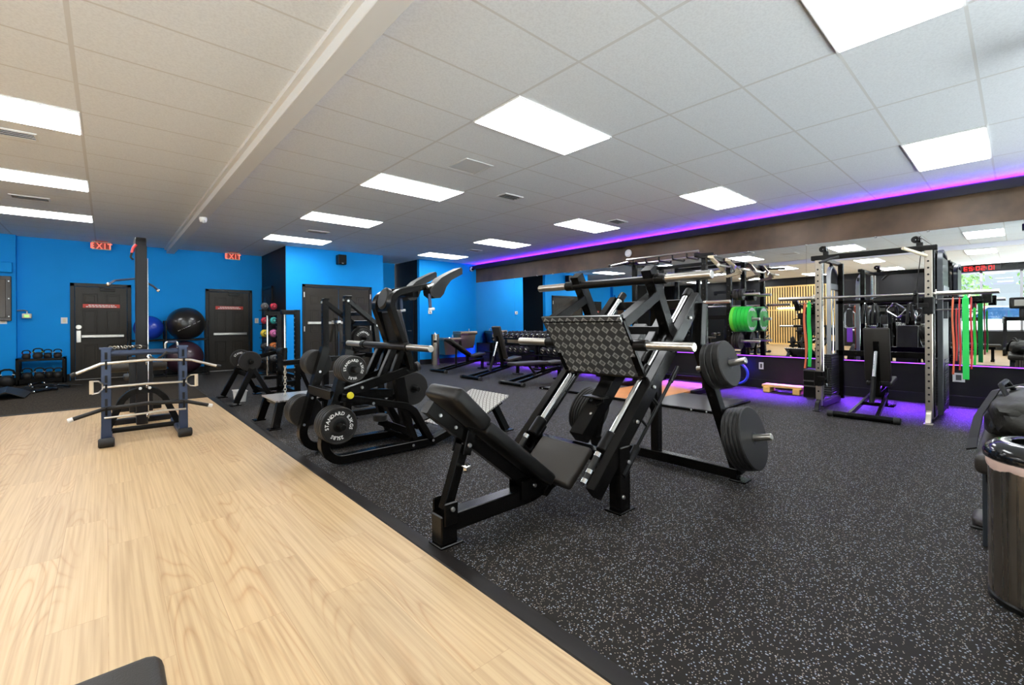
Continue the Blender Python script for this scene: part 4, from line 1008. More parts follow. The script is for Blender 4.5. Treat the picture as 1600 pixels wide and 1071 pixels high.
# ------------------------------------------------------------------ adjustable benches
def bench(lab, x0, yb, ang, L=.74, seat_tilt=8, grp='adjustable weight benches'):
    t = thing('weight_bench', lab, 'bench', (x0, yb, 0), grp)
    f = MB(); f.cyl((x0, yb-.33, .036), (x0, yb+.33, .036), .036, 18)
    for s in (-1, 1): f.bar((x0+.02, yb+s*.13, .045), (x0+.98, yb+s*.075, .20), .035, .05)
    f.bar((x0+.90, yb, .20), (x0+1.34, yb, .24), .06, .07); f.span((x0+1.28, yb-.03, .02), (x0+1.34, yb+.03, .26), .004); f.span((x0+1.23, yb-.11, 0), (x0+1.39, yb+.11, .025), .006)
    f.bar((x0+.55, yb-.115, .12), (x0+.55, yb+.115, .12), .04, .04); f.bar((x0+.84, yb, .2), (x0+.84, yb, .38), .06, .06)
    f.bar((x0+.84, yb, .35), (x0+1.30, yb, .30), .05, .05)
    obj('frame', f, BLK, t)
    pieces('end_cap', [MB().cyl((x0, yb+s*.28, .036), (x0, yb+s*.345, .036), .040, 16, ch=.006) for s in (-1, 1)], RUB, t)
    R = Matrix.Rotation(math.radians(-seat_tilt), 4, 'Y')
    obj('seat_pad', MB().pad((x0+1.12, yb, .36), (.40, .27, .06), R, .02), VINB, t)
    a = math.radians(ang); d = V((-math.cos(a), 0, math.sin(a))); n = V((math.sin(a), 0, math.cos(a)))
    p0 = V((x0+.88, yb, .355)); c = p0 + d*(L/2+.02) + n*.02
    obj('back_pad', MB().pad(c, (L, .27, .065), Matrix.Rotation(a, 4, 'Y'), .022), VINB, t)
    q = MB(); q.bar(p0 - n*.02, p0 + d*.55 - n*.02, .06, .035, up=n); obj('back_support', q, BLK, t)
    tip = p0 + d*.42 - n*.04; base = V((x0+.50, yb, .14)) if ang > 10 else V((x0+.62, yb, .16))
    s_ = MB(); s_.cyl(base, base+(tip-base)*.5, .028, 14); obj('strut_sleeve', s_, BLK2, t)
    obj('strut', MB().cyl(base+(tip-base)*.45, tip, .022, 14), CHR if ang > 50 else BLK2, t)
    return t
bench('black incline bench with reclined backrest in front of the water fountain', 5.83, 9.15, 32)
bench('black bench with upright backrest standing before the dumbbell rack', 5.60, 7.56, 73)
bench('black bench folded flat, nearest of the three by the dumbbell rack', 5.60, 6.30, 1, .86, 2)
bench('black bench with steep backrest inside the smith and cable rack', 6.56, 1.23, 80, .70)

# ------------------------------------------------------------------ dumbbell rack
dr = thing('dumbbell_rack', 'long black two-tier dumbbell rack along the mirror', 'dumbbell rack', (8.1, 8.0, 0))
DY0, DY1 = 5.75, 9.95
f = MB()
for y in (DY0+.2, 7.92, DY1-.25):
    for dy in (-.075, .075): f.span((7.90, y+dy-.03, .03), (7.97, y+dy+.03, .62), .004)
    f.span((7.80, y-.11, 0), (8.42, y+.11, .05), .006); f.bar((7.94, y, .60), (8.28, y, .78), .14, .05)
for (x, z) in ((7.86, .36), (8.06, .42), (8.12, .735), (8.32, .80)): f.bar((x, DY0, z), (x, DY1, z), .05, .035, up=(-.3, 0, 1))
f.bar((7.98, DY0, .60), (7.98, DY1, .60), .03, .06)
obj('frame', f, BLK, dr)
RIM = mat('dumbbell_head_chrome', (.55, .5, .42, 1), .25, 1)
def dumbbell(lab, c, r, tilt, proto=None, grp=None):
    t = thing('dumbbell', lab, 'dumbbell', c, grp)
    d = V((math.cos(tilt), 0, math.sin(tilt))); c = V(c); L = .055 + r*.5
    obj('handle', MB().cyl(c-d*.07, c+d*.07, .015, 12), CHR, t)
    pieces('head', [MB().cyl(c+d*(s*.065), c+d*(s*(.065+L)), r, 16, ch=.010) for s in (-1, 1)], RUB, t)
    pieces('end_ring', [MB().torus(c+d*(s*(.066+L)), d, r*.55, r*.07, 18, 6) for s in (-1, 1)], RIM, t)
    return t
side_w = ['far end', 'near end']
protos = {}
n = 21
for tier, (x, z, g) in enumerate(((8.22, .835, 'dumbbells on the top tier'), (7.96, .475, 'dumbbells on the lower tier'))):
    for k in range(n):
        y = DY1 - .14 - k*.195
        if tier and min(abs(y-q) for q in (DY0+.2, 7.92, DY1-.25)) < .18: continue
        r = (.052 + .0012*k) if tier == 0 else (.070 + .0012*k)
        lab = 'black dumbbell on the %s tier of the rack, %s counting from the fountain end' % ('top' if tier == 0 else 'lower', ORD[k] if k < 20 else 'twenty-first')
        zc = z + r*.95 - .038
        key = (tier, k//7)
        if key not in protos: protos[key] = dumbbell(lab, (x, y, zc), r, math.radians(17), grp=g)
        else: dup(protos[key], (x, y, zc), 0, lab, g)

# ------------------------------------------------------------------ power rack with green bumper plates
yc = 4.1
pr = thing('power_rack', 'black perforated power rack at the mirror with pull-up bars and green bumper plates', 'power rack', (7.7, yc, 0))
for s in (-1, 1):
    y = yc + s*.66
    for x in (7.30, 8.24):
        u = obj('upright', MB().span((x-.038, y-.038, .03), (x+.038, y+.038, 2.27), .004), BLK, pr)
        if s < 0: holes([(x-.040, y, .4+.10*k) for k in range(18)], (-1, 0, 0), u, .012)
        holes([(x, y-.040, .4+.10*k) for k in range(18)], (0, -1, 0), u, .012)
f = MB(); g_ = MB()
for s in (-1, 1):
    y = yc + s*.66
    g_.span((6.86, y-.038, .0), (8.34, y+.038, .076), .005); f.span((7.0, y-.03, 2.19), (8.26, y+.03, 2.26), .005)
    f.bar((7.0, y, 2.22), (6.93, y+s*.30, 2.20), .05, .04)
f.span((8.21, yc-.66, 2.2), (8.27, yc+.66, 2.26), .004); g_.span((8.21, yc-.66, .06), (8.27, yc+.66, .13), .004)
obj('top_frame', f, BLK, pr); obj('base_frame', g_, BLK, pr); obj('crossmember', MB().span((8.21, yc-.66, 1.2), (8.27, yc+.66, 1.27), .004), BLK, pr)
pieces('pull_up_bar', [MB().cyl((7.02, yc-.70, 2.285), (7.02, yc+.64, 2.285), .019, 14), MB().cyl((7.42, yc-.66, 2.25), (7.42, yc+.66, 2.25), .022, 14), MB().cyl((6.93, yc+.93, 2.195), (6.93, yc+.55, 2.23), .017, 12)], STEEL, pr)
for k in range(5): obj('neutral_grip', MB().tube([(7.02, yc-.5+.25*k, 2.285), (7.02, yc-.5+.25*k, 2.20), (7.42, yc-.5+.25*k, 2.20), (7.42, yc-.5+.25*k, 2.24)], .014, 8, fil=.03), BLK2, pr)
# angled storage arms on the near side
sa = MB()
for x in (7.40, 8.06): sa.bar((x-.06, yc-.68, 2.235), (x+.02, yc-.74, 2.22), .06, .06); sa.bar((x, yc-.70, 2.235), (x+.08, yc-.90, 1.99), .06, .055, up=(1, 0, 0)); sa.bar((x+.08, yc-.90, 2.0), (x+.08, yc-.66, 1.95), .05, .05)
obj('storage_arm', sa, mat('tan_metal', (.36, .30, .2, 1), .4, .6), pr)
cbz = obj('curl_bar', MB().tube([(7.30, yc-.92, 2.058), (7.62, yc-.92, 2.058), (7.70, yc-.92, 2.088), (7.80, yc-.92, 2.02), (7.90, yc-.92, 2.088), (7.98, yc-.92, 2.058), (8.40, yc-.92, 2.058)], .015, 10), STEEL); tag(cbz, 'zigzag steel curl bar stored on the upper arms of the power rack', 'curl bar')
pieces('sleeve', [MB().cyl((7.22, yc-.92, 2.058), (7.46, yc-.92, 2.058), .025, 14), MB().cyl((8.16, yc-.92, 2.058), (8.42, yc-.92, 2.058), .025, 14)], STEEL, cbz)
hb_ = MB()
for s in (-1, 1): hb_.span((7.20, yc+s*.66-.04, 1.40), (7.265, yc+s*.66+.04, 1.52), .006); hb_.span((7.12, yc+s*.66-.03, 1.40), (7.21, yc+s*.66+.03, 1.43), .004)
pieces('j_hook', [MB().span((7.13, yc+s*.66-.04, 1.405), (7.262, yc+s*.66+.04, 1.455), .006) for s in (-1, 1)], BLK2, pr)
bb_ = thing('barbell', 'steel barbell resting in the hooks of the power rack', 'barbell', (7.18, yc, 1.48))
obj('bar', MB().cyl((7.18, yc-.72, 1.4715), (7.18, yc+.72, 1.4715), .0145, 14), STEEL, bb_)
pieces('sleeve', [MB().cyl((7.18, yc+s*.745, 1.4715), (7.18, yc+s*1.12, 1.4715), .025, 18, ch=.004) for s in (-1, 1)], CHAMP, bb_)
pieces('collar', [MB().cyl((7.18, yc+s*.708, 1.4715), (7.18, yc+s*.745, 1.4715), .034, 18, ch=.004) for s in (-1, 1)], CHR, bb_)
PX = 8.285
for z, L in ((1.63, .46), (1.20, .46), (.82, .46)):
    pg = MB(); peg(pg, (PX, yc-.69, z), (PX, yc-.69-L, z)); obj('storage_peg', pg, STEEL, pr)
y0 = yc-.72
for k in range(5):
    nm = ('innermost lime', 'second', 'third', 'fourth', 'outermost')[k]
    plate('thick green bumper plate, %s of five on the power rack peg' % nm if k else 'lime green bumper plate, innermost of five on the power rack peg', (PX, y0-.062*(k+1), 1.20), NA, .222, .060, GREENL if k == 0 else GREEN, 'green bumper plates on the power rack', style='rim' if k == 4 else 'flat', cres=k == 4)
for k in range(3):
    plate('small black plate, %s of three on the top peg of the power rack' % w3[k], (PX, y0-.056*(k+1), 1.63), NA, .098, .054, group='small plates on the power rack', style='rim')
for k in range(3):
    plate('black grip plate, %s of three below the green bumper plates' % w3[k], (PX, y0-.040*(k+1), .82), NA, .15, .036, group='grip plates on the power rack', style='rim')
# lifting platform
lpf = thing('lifting_platform', 'low lifting platform with wooden center and black side mats under the power rack', 'lifting platform', (6.2, yc, 0))
OAK = mat('honey_wood_deck', srgb(214, 138, 66), .35, noise=(3, .25))
obj('wood_deck', MB().span((5.70, yc-.50, .002), (6.855, yc+.50, .028)).span((6.855, yc-.50, .002), (8.10, yc+.50, .028)), OAK, lpf, smooth=0)
MATR = mat('platform_rubber', (.030, .027, .024, 1), .32, 0, .5, noise=(60, .3))
pieces('rubber_mat', [MB().span((5.70, yc-1.48, .002), (6.85, yc-.505, .030), .004), MB().span((5.70, yc+.505, .002), (6.85, yc+1.48, .030), .004)], MATR, lpf)
ed = MB(); ed.span((5.65, yc-1.5, 0), (5.70, yc+1.5, .034), .004); ed.span((5.65, yc-1.53, 0), (6.85, yc-1.485, .034), .004); ed.span((5.65, yc+1.485, 0), (6.85, yc+1.53, .034), .004)
obj('edge_frame', ed, BLK, lpf)
bolts('bolt', [(5.648, yc+dy, .018) for dy in (-1.45, -1.25, -.3, .3, 1.25, 1.45)], (-1, 0, 0), lpf, .011, .004)
hp_ = obj('hoop', MB().torus((8.43, 3.40, .235), (.98, 0, .15), .19, .022, 32, 8), mat('blue_foam', (.05, .09, .65, 1), .5)); tag(hp_, 'blue ring leaning on the black wall below the mirror', 'ring')
# low wooden stool
ws = thing('wooden_step', 'low pine balance board with two feet on the floor by the mirror wall', 'wooden step', (8.15, 2.56, 0))
obj('top_board', MB().span((8.06, 2.27, .085), (8.28, 2.85, .125), .005), PINEM, ws)
pieces('foot', [MB().span((8.04, y-.05, 0), (8.30, y+.05, .085), .006) for y in (2.345, 2.775)], PINEM, ws)
bx = thing('storage_crate', 'small black slatted box against the wall left of the cable rack', 'box', (8.0, 2.08, 0))
obj('body', MB().span((7.95, 1.98, 0), (8.20, 2.22, .42), .006), BLK2, bx); pieces('slat', [MB().span((7.944, 1.985, z), (7.951, 2.215, z+.02)) for z in (.16, .24, .40)], GREY, bx)

# ------------------------------------------------------------------ fountain, towel dispenser and wall fittings
def mount(c, s, parent): return obj('wall_mount', MB().span([a-b for a, b in zip(c, s)], [a+b for a, b in zip(c, s)], .002), BLK2, parent)
fo = thing('drinking_fountain', 'two-level brown steel drinking fountain on the blue wall', 'drinking fountain', (7.6, 11.1, 0))
FST = mat('bronze_steel', (.40, .30, .22, 1), .28, .9)
for (x0, x1, zt, zb) in ((7.08, 7.66, .745, .26), (7.66, 8.26, .92, .42)):
    b = MB(); b.span((x0, 10.80, zt-.10), (x1, YB-.012, zt), .02, 3); obj('basin', b, FST, fo)
    a = MB(); frustum(((x0+x1)/2, 11.05, zb), (x1-x0)*.34, .17, (x1-x0)*.46, .185, zt-.10-zb, a); obj('cabinet', a, FST, fo)
    mount(((x0+x1)/2, YB-.007, zt-.07), (.2, .006, .03), fo)
    obj('basin_bowl', MB().lathe([(.0, .001), (.13, .003), (.15, .008), (.155, .002)], ((x0+x1)/2, 10.98, zt), (0, 0, 1), 22), CHR, fo)
    obj('spout', MB().tube([(x1-.10, 11.10, zt), (x1-.10, 11.10, zt+.05), (x1-.13, 11.05, zt+.06)], .014, 8), WHITE, fo)
sd = thing('wipe_dispenser', 'tall brushed steel wipe dispenser cylinder beside the fountain', 'wipe dispenser', (6.83, 10.88, 0))
obj('body', MB().cyl((6.83, 10.88, .0), (6.83, 10.88, .86), .115, 28, ch=.006), SS, sd)
obj('slot', MB().prism([(-.05, .60), (.05, .60), (.05, .68), (-.05, .68)], 'y', 0, .02) if False else MB().box((6.77, 10.785, .66), (.09, .02, .07), (0, 0, -.55), .004), BLK, sd)
obj('wipe_tip', MB().lathe([(.03, 0), (.012, .025), (.0, .06)], (6.83, 10.88, .86), (0, 0, 1), 10), WHITE, sd)
th_ = 0
th = thing('thermostat', 'small white wall thermostat on the blue wall above the fountain', 'thermostat', (6.89, YB-.02, 1.48))
obj('body', MB().span((6.83, YB-.03, 1.43), (6.95, YB-.001, 1.53), .006), WHITE, th); mount((6.89, YB-.003, 1.48), (.04, .002, .03), th); obj('screen', MB().span((6.865, YB-.032, 1.46), (6.905, YB-.029, 1.50)), GREY, th)
cm = thing('security_camera', 'small white dome camera high on the blue wall by the mirror corner', 'camera', (8.38, YB-.06, 2.82))
obj('body', MB().cyl((8.38, YB-.001, 2.82), (8.38, YB-.05, 2.82), .065, 22, ch=.01), WHITE, cm); mount((8.38, YB-.003, 2.82), (.07, .002, .07), cm); obj('dome', MB().sph((8.385, YB-.055, 2.815), .042, 18), BLK, cm)
spk = thing('wall_speaker', 'small black loudspeaker high above the double doors', 'speaker', (4.32, YB-.1, 2.74))
obj('body', MB().span((4.22, YB-.20, 2.62), (4.42, YB-.02, 2.86), .012), BLK2, spk); obj('bracket', MB().span((4.29, YB-.03, 2.68), (4.35, YB-.001, 2.80)), BLK2, spk); obj('badge', MB().span((4.30, YB-.203, 2.645), (4.34, YB-.20, 2.655)), TXT, spk)
sk = thing('smoke_alarm', 'oval white alarm strobe on the bronze header', 'alarm', (XW-.03, 5.72, 2.67))
obj('body', MB().cyl((XW-.001, 5.72, 2.67), (XW-.05, 5.72, 2.67), .085, 26, ch=.02), WHITE, sk)
def outlet(lab, c, n, w=.075, h=.12, nm='wall_outlet', cat='outlet', inner=None):
    t = thing(nm, lab, cat, c); n = V(n); side = V((-n.y, n.x, 0)); c = V(c)
    def pl(w, h, d0, d1):
        e = side*w/2 + V((0, 0, h/2)); a = c + n*d0 - e; b = c + n*d1 + e
        return MB().span([min(a[i], b[i]) for i in range(3)], [max(a[i], b[i]) for i in range(3)], .002)
    obj('cover', pl(w, h, .0005, .008), WHITE, t); obj('socket', pl(w*.45, h*.6, .008, .011), inner or GREY, t); return t
NX = (-1, 0, 0)
outlet('white wall outlet on the black wall right of the power rack', (XW, 3.03, .38), NX)
outlet('white double wall outlet under the mirror beside the green bands', (XW, .555, .385), NX, .12, .12)
SWI = mat('ivory_switch', (.75, .66, .5, 1), .4)
outlet('white wall switch just left of the left exit door', (-.66, YE, 1.27), NA, .10, .13, 'light_switch', 'switch', SWI)
outlet('white wall switch on the blue pilaster under the dark cabinet', (-1.50, YE-.16, 1.27), NA, .10, .13, 'light_switch', 'switch', SWI)
outlet('white wall switch right of the right exit door', (2.945, YE, 1.26), NA, .09, .13, 'light_switch', 'switch', SWI)
# ------------------------------------------------------------------ doors
REDS = mat('red_sign', (.62, .05, .03, 1), .5)
def ring(mb, x0, x1, z0, z1, y, w, t):
    """raised moulding frame on a plane facing -y"""
    mb.span((x0, y-t, z0), (x1, y, z0+w), .003); mb.span((x0, y-t, z1-w), (x1, y, z1), .003)
    mb.span((x0, y-t, z0+w), (x0+w, y, z1-w), .003); mb.span((x1-w, y-t, z0+w), (x1, y, z1-w), .003)
def door(name, label, x0, x1, zt, yw, leaves=1, push=None, sign=False, lock=False, hinges=()):
    fr = MB(); cw = .07
    fr.span((x0, yw-.03, 0), (x0+cw, yw+.02, zt), .004); fr.span((x1-cw, yw-.03, 0), (x1, yw+.02, zt), .004); fr.span((x0, yw-.03, zt-cw), (x1, yw+.02, zt), .004)
    d = struct(name, fr, DOORF, label, 'door')
    obj('threshold', MB().span((x0+cw, yw-.035, .0), (x1-cw, yw, .014)), STEEL, d)
    n = leaves; W = (x1-x0-2*cw)/n
    for i in range(n):
        a, b = x0+cw+i*W+.004, x0+cw+(i+1)*W-.004
        sl = obj('door_leaf', MB().span((a, yw-.012, .015), (b, yw-.001, zt-cw-.004), .002), DOORM, d)
        w = b-a; pw = w*.28
        for (cx) in (a+w*.28, a+w*.72):
            for z0, z1 in ((.20, .76), (.96, 1.50), (1.63, 1.85)):
                m = MB(); ring(m, cx-pw/2, cx+pw/2, z0, z1, yw-.011, .022, .007); m.span((cx-pw/2+.045, yw-.017, z0+.045), (cx+pw/2-.045, yw-.011, z1-.045), .005)
                obj('door_panel', m, DOORF if False else DOORM, sl)
        if push: 
            pb = MB(); pb.span((a+push[0], yw-.075, push[2]-.03), (b-push[1], yw-.035, push[2]+.03), .006); pb.span((a+push[0]+.02, yw-.04, push[2]-.02), (a+push[0]+.06, yw-.012, push[2]+.02)); pb.span((b-push[1]-.06, yw-.04, push[2]-.02), (b-push[1]-.02, yw-.012, push[2]+.02))
            obj('push_bar', pb, STEEL, d)
    if lock:
        lk = MB(); lk.span((x0+cw+.02, yw-.06, .80), (x0+cw+.10, yw-.012, 1.06), .008); obj('lock_case', lk, STEEL, d)
        obj('lock_cylinder', MB().cyl((x0+cw+.06, yw-.012, 1.13), (x0+cw+.06, yw-.03, 1.13), .05, 20, ch=.006), STEEL, d)
    if sign:
        cx = (x0+x1)/2; sg = obj('warning_strip', MB().span((cx-.30, yw-.024, 1.545), (cx+.30, yw-.019, 1.625)), REDS, d)
        tm = MB()
        for z, L in ((1.600, .42), (1.568, .50)):
            x = cx-L/2; random.seed(5)
            while x < cx+L/2:
                l = random.uniform(.02, .05); tm.span((x, yw-.0255, z-.010), (min(x+l, cx+L/2), yw-.0238, z+.010)); x += l+.010
        o = obj('warning_lines', tm, TXT, sg, smooth=0); o['kind'] = 'stuff'
    cl = MB(); cx = (x0+x1)/2
    if leaves == 1: cl.span((cx-.03, yw-.07, zt-.16), (cx+.22, yw-.015, zt-.10), .006); cl.bar((cx, yw-.05, zt-.10), (cx-.10, yw-.05, zt-.02), .02, .012); obj('door_closer', cl, BLK2, d)
    for (hx, hz) in hinges: obj('hinge', MB().span((hx-.012, yw-.034, hz-.06), (hx+.012, yw-.029, hz+.06)), STEEL, d)
    return d
door('door_1', 'black six-panel exit door with red strip behind the cable column', -.57, .42, 2.07, YE, 1, (.10, .05, .93), True, True)
door('door_2', 'black six-panel exit door with red strip beside the stability balls', 1.82, 2.84, 2.05, YE, 1, (.08, .06, .93), True)
door('door_3', 'black double doors in the bright blue block', 3.43, 5.14, 2.11, YB, 2, (.03, .05, 1.19), False, False, [(3.47, 1.86), (3.47, 1.05), (5.10, 1.86), (5.10, 1.05)])
# side doors seen at a grazing angle on the black walls
for nm, lab, xw, y0, y1 in (('door_4', 'black side door beside the medicine ball rack', 3.075, 12.33, 13.30), ('door_5', 'black side door in the narrow recess', 6.56, 11.55, 12.45)):
    s = MB(); s.span((xw-.03, y0, 0), (xw, y0+.07, 2.12), .004); s.span((xw-.03, y1-.07, 0), (xw, y1, 2.12), .004); s.span((xw-.03, y0, 2.05), (xw, y1, 2.12), .004)
    d = struct(nm, s, DOORF, lab, 'door'); lf = obj('door_leaf', MB().span((xw-.014, y0+.075, .015), (xw-.001, y1-.075, 2.045)), DOORM, d)
    for cy_ in (y0+.30, y1-.30):
        for z0, z1 in ((.20, .76), (.96, 1.50), (1.63, 1.85)): obj('door_panel', MB().span((xw-.021, cy_-.12, z0), (xw-.014, cy_+.12, z1), .005), DOORM, lf)
    hd = MB(); hd.cyl((xw-.014, y0+.14, .95), (xw-.06, y0+.14, .95), .014, 10); hd.cyl((xw-.06, y0+.13, .95), (xw-.06, y0+.26, .95), .011, 10); obj('door_handle', hd, STEEL, d)

# exit signs
EXR = emis('exit_letter_red', (1.0, .16, .11, 1), 1.25); EXW = mat('exit_sign_body', (.75, .62, .52, 1), .4)
for x, lab in ((-.07, 'red EXIT sign above the left exit door'), (2.365, 'red EXIT sign above the right exit door')):
    y = 13.12
    e = thing('exit_sign', lab, 'exit sign', (x, y, CE), 'exit signs')
    obj('body', MB().span((x-.155, y-.022, 2.785), (x+.155, y+.022, 2.955), .008, 2), EXW, e)
    obj('canopy', MB().span((x-.10, y-.045, 2.95), (x+.10, y+.045, CE-.001), .006), REDS, e)
    obj('face', MB().span((x-.135, y-.0245, 2.80), (x+.135, y-.0222, 2.935), .001), mat('exit_face_red', (.42, .035, .02, 1), .4) if 'exit_face_red' not in bpy.data.materials else bpy.data.materials['exit_face_red'], e)
    tx = text_flat(MB(), 'EXIT', (x, y-.025, 2.865), (1, 0, 0), (0, 0, 1), .118, .80, .001, .22); obj('lettering', tx, EXR, e, smooth=0)

# electrical things on the left
cb_ = thing('wall_cabinet', 'dark brown framed panel on the blue wall at the far left', 'wall cabinet', (-1.75, 13.2, 1.7))
obj('body', MB().span((-2.15, 13.17, 1.26), (-1.385, 13.229, 2.14), .008), mat('dark_brown_panel', (.035, .022, .014, 1), .25, 0, .5), cb_)
obj('inner_panel', MB().span((-2.08, 13.163, 1.33), (-1.46, 13.172, 2.07), .004), mat('brown_glass', (.06, .035, .018, 1), .15, 0, .6), cb_)
bolts('screw', [(-1.42, 13.169, z) for z in (1.35, 1.70, 2.04)], (0, -1, 0), cb_, .012, .006)
jb = thing('junction_box', 'small box painted blue above the dark panel', 'junction box', (-1.45, 13.2, 2.3)); obj('body', MB().span((-1.55, 13.13, 2.21), (-1.37, 13.229, 2.41), .008), BLUE, jb); mount((-1.46, 13.2275, 2.31), (.06, .0015, .06), jb); obj('cover', MB().span((-1.545, 13.125, 2.215), (-1.375, 13.13, 2.405), .002), BLUE, jb)
em = thing('emergency_light', 'small emergency light with glowing green face left of the exit door', 'emergency light', (-1.19, 13.3, 1.36))
obj('body', MB().span((-1.255, 13.26, 1.315), (-1.125, 13.389, 1.41), .01), mat('cream_plastic', (.68, .62, .5, 1), .4), em)
obj('indicator', MB().span((-1.22, 13.256, 1.34), (-1.16, 13.26, 1.38)), emis('green_indicator', (.3, 1.0, .15, 1), 1.6), em)
mount((-1.19, 13.3885, 1.36), (.05, .0014, .03), em); obj('conduit', MB().tube([(-1.329, 13.33, 1.47), (-1.22, 13.33, 1.475), (-1.19, 13.33, 1.46), (-1.19, 13.33, 1.41)], .012, 8), STEEL, em)

# ceiling fittings
VENTM = mat('vent_grey', (.24, .24, .235, 1), .5)
def vent(lab, x, y, sx, sy, dark=True, name='ceiling_vent', cat='vent'):
    t = thing(name, lab, cat, (x, y, CE), 'ceiling vents')
    f = MB(); 
    for a, b in (((-sx, -sy), (sx, -sy+.02)), ((-sx, sy-.02), (sx, sy)), ((-sx, -sy+.02), (-sx+.02, sy-.02)), ((sx-.02, -sy+.02), (sx, sy-.02))): f.span((x+a[0], y+a[1], CE-.012), (x+b[0], y+b[1], CE-.001), .002)
    obj('frame', f, BEAMM, t); n = max(3, int(sy*2/.045))
    sl = MB()
    for k in range(n): sl.box((x, y-sy+.03+k*(2*sy-.06)/(n-1), CE-.008), (2*sx-.04, .022, .003), (.6, 0, 0))
    o = obj('louver', sl, VENTM if dark else BEAMM, t, smooth=0); o['kind'] = 'stuff'
    obj('duct_opening', MB().span((x-sx+.02, y-sy+.02, CE-.003), (x+sx-.02, y+sy-.02, CE-.0015)), mat('duct_dark', (.06, .06, .06, 1), .7) if 'duct_dark' not in bpy.data.materials else bpy.data.materials['duct_dark'], t, smooth=0)
vent('small dark ceiling vent right of the second middle light', 4.30, 4.85, .17, .11); vent('small dark ceiling vent over the oak floor, farther back', -.79, 9.27, .20, .11); vent('ceiling vent at the left edge over the oak floor', -.72, 6.26, .24, .11, False)
vent('small dark ceiling vent near the mirror side', 6.83, 4.80, .17, .11); vent('small dark ceiling vent before the double doors', 3.08, 9.13, .20, .10); vent('small dark ceiling vent far back by the mirror wall', 6.80, 9.0, .17, .10)
gs = thing('ceiling_speaker', 'square pale grille in a ceiling tile near the middle lights', 'ceiling grille', (3.13, 4.21, CE)); obj('grille', MB().span((2.95, 4.03, CE-.006), (3.31, 4.39, CE-.001), .002), mat('grille_white', (.64, .64, .64, 1), .7), gs); obj('rim', MB().rtube([(2.94, 4.02, CE-.004), (3.32, 4.02, CE-.004), (3.32, 4.40, CE-.004), (2.94, 4.40, CE-.004)], .012, .006, up=(0, 0, 1), closed=True, r=.005), BEAMM, gs)
mo_ = thing('motion_sensor', 'small white sensor on the underside of the ceiling beam', 'sensor', (1.14, 8.55, 2.83)); obj('body', MB().lathe([(0, -.085), (.04, -.075), (.055, -.03), (.05, 0), (0, 0)], (1.14, 8.55, 2.849), (0, 0, 1), 18), WHITE, mo_); mount((1.14, 8.55, 2.8495), (.04, .04, .0005), mo_); obj('lens', MB().sph((1.14, 8.52, 2.785), .028, 12), mat('milky_lens', (.6, .6, .6, 1), .2), mo_)

# ------------------------------------------------------------------ stability balls
def glossy(name, col, r=.22): return mat(name, col, r, 0, .5, coat=.3)
BY = 12.9
rk = thing('ball_rack', 'black tube rack holding the large exercise balls', 'ball rack', (1.2, BY, 0))
f = MB()
for x in (.36, .985, 1.78): f.bar((x, BY-.26, 0), (x, BY-.26, 1.26 if x != .36 else 1.2), .03, .03, up=(0, 1, 0)); f.bar((x, BY+.30, 0), (x, BY+.30, 1.26), .03, .03, up=(0, 1, 0)); f.bar((x, BY-.26, .82), (x, BY+.30, .82), .03, .03); f.bar((x, BY-.26, .03), (x, BY+.30, .03), .03, .03)
for z in (.03, .82):
    for y in (BY-.24, BY+.28): f.cyl((.36, y, z), (1.78, y, z), .018, 10)
obj('frame', f, BLK2, rk)
def ball(lab, c, r, m, cat='exercise ball', nm='exercise_ball', grp='large exercise balls', bands=True):
    o = thing(nm, lab, cat, (c[0], c[1], c[2]-r), grp)
    mb = MB(); mb.sph(c, r, 40); obj('shell', mb, m, o)
    obj('plug', MB().cyl((c[0]-r*.2, c[1]-r*.93, c[2]-r*.32), (c[0]-r*.205, c[1]-r*.955, c[2]-r*.33), .012, 10), RUB, o)
    if bands:
        for k in range(5): 
            pass
    return o
b1 = ball('huge glossy black exercise ball with white print on the rack', (1.375, BY, 1.19), .375, glossy('black_ball', (.018, .016, .014, 1), .28))
pm = MB(); random.seed(11)
c0 = V((1.375, BY, 1.19))
for k in range(26):
    t = -.55 + k*.043; a = V((t+.10, -math.sqrt(max(.01, 1-(t+.10)**2-(t*.55-.12)**2)), t*.55-.12)).normalized()
    if random.random() < .72:
        x = V((1, 0, .55)).normalized(); x = (x - a*x.dot(a)).normalized(); y = a.cross(x); p = c0 + a*.3765
        w, h = random.uniform(.008, .016), random.uniform(.008, .016); pm.add([p-x*w/2-y*h/2, p+x*w/2-y*h/2, p+x*w/2+y*h/2, p-x*w/2+y*h/2], [(0, 1, 2, 3)])
o = obj('white_print', pm, TXT, b1, smooth=0); o['kind'] = 'stuff'
ball('large glossy blue exercise ball left of the black ball', (.70, BY, 1.10), .27, glossy('blue_ball', (.01, .045, .42, 1), .25))
ball('large dark plum exercise ball on the lower rack level', (1.34, BY, .415), .375, glossy('plum_ball', (.045, .018, .028, 1), .38))

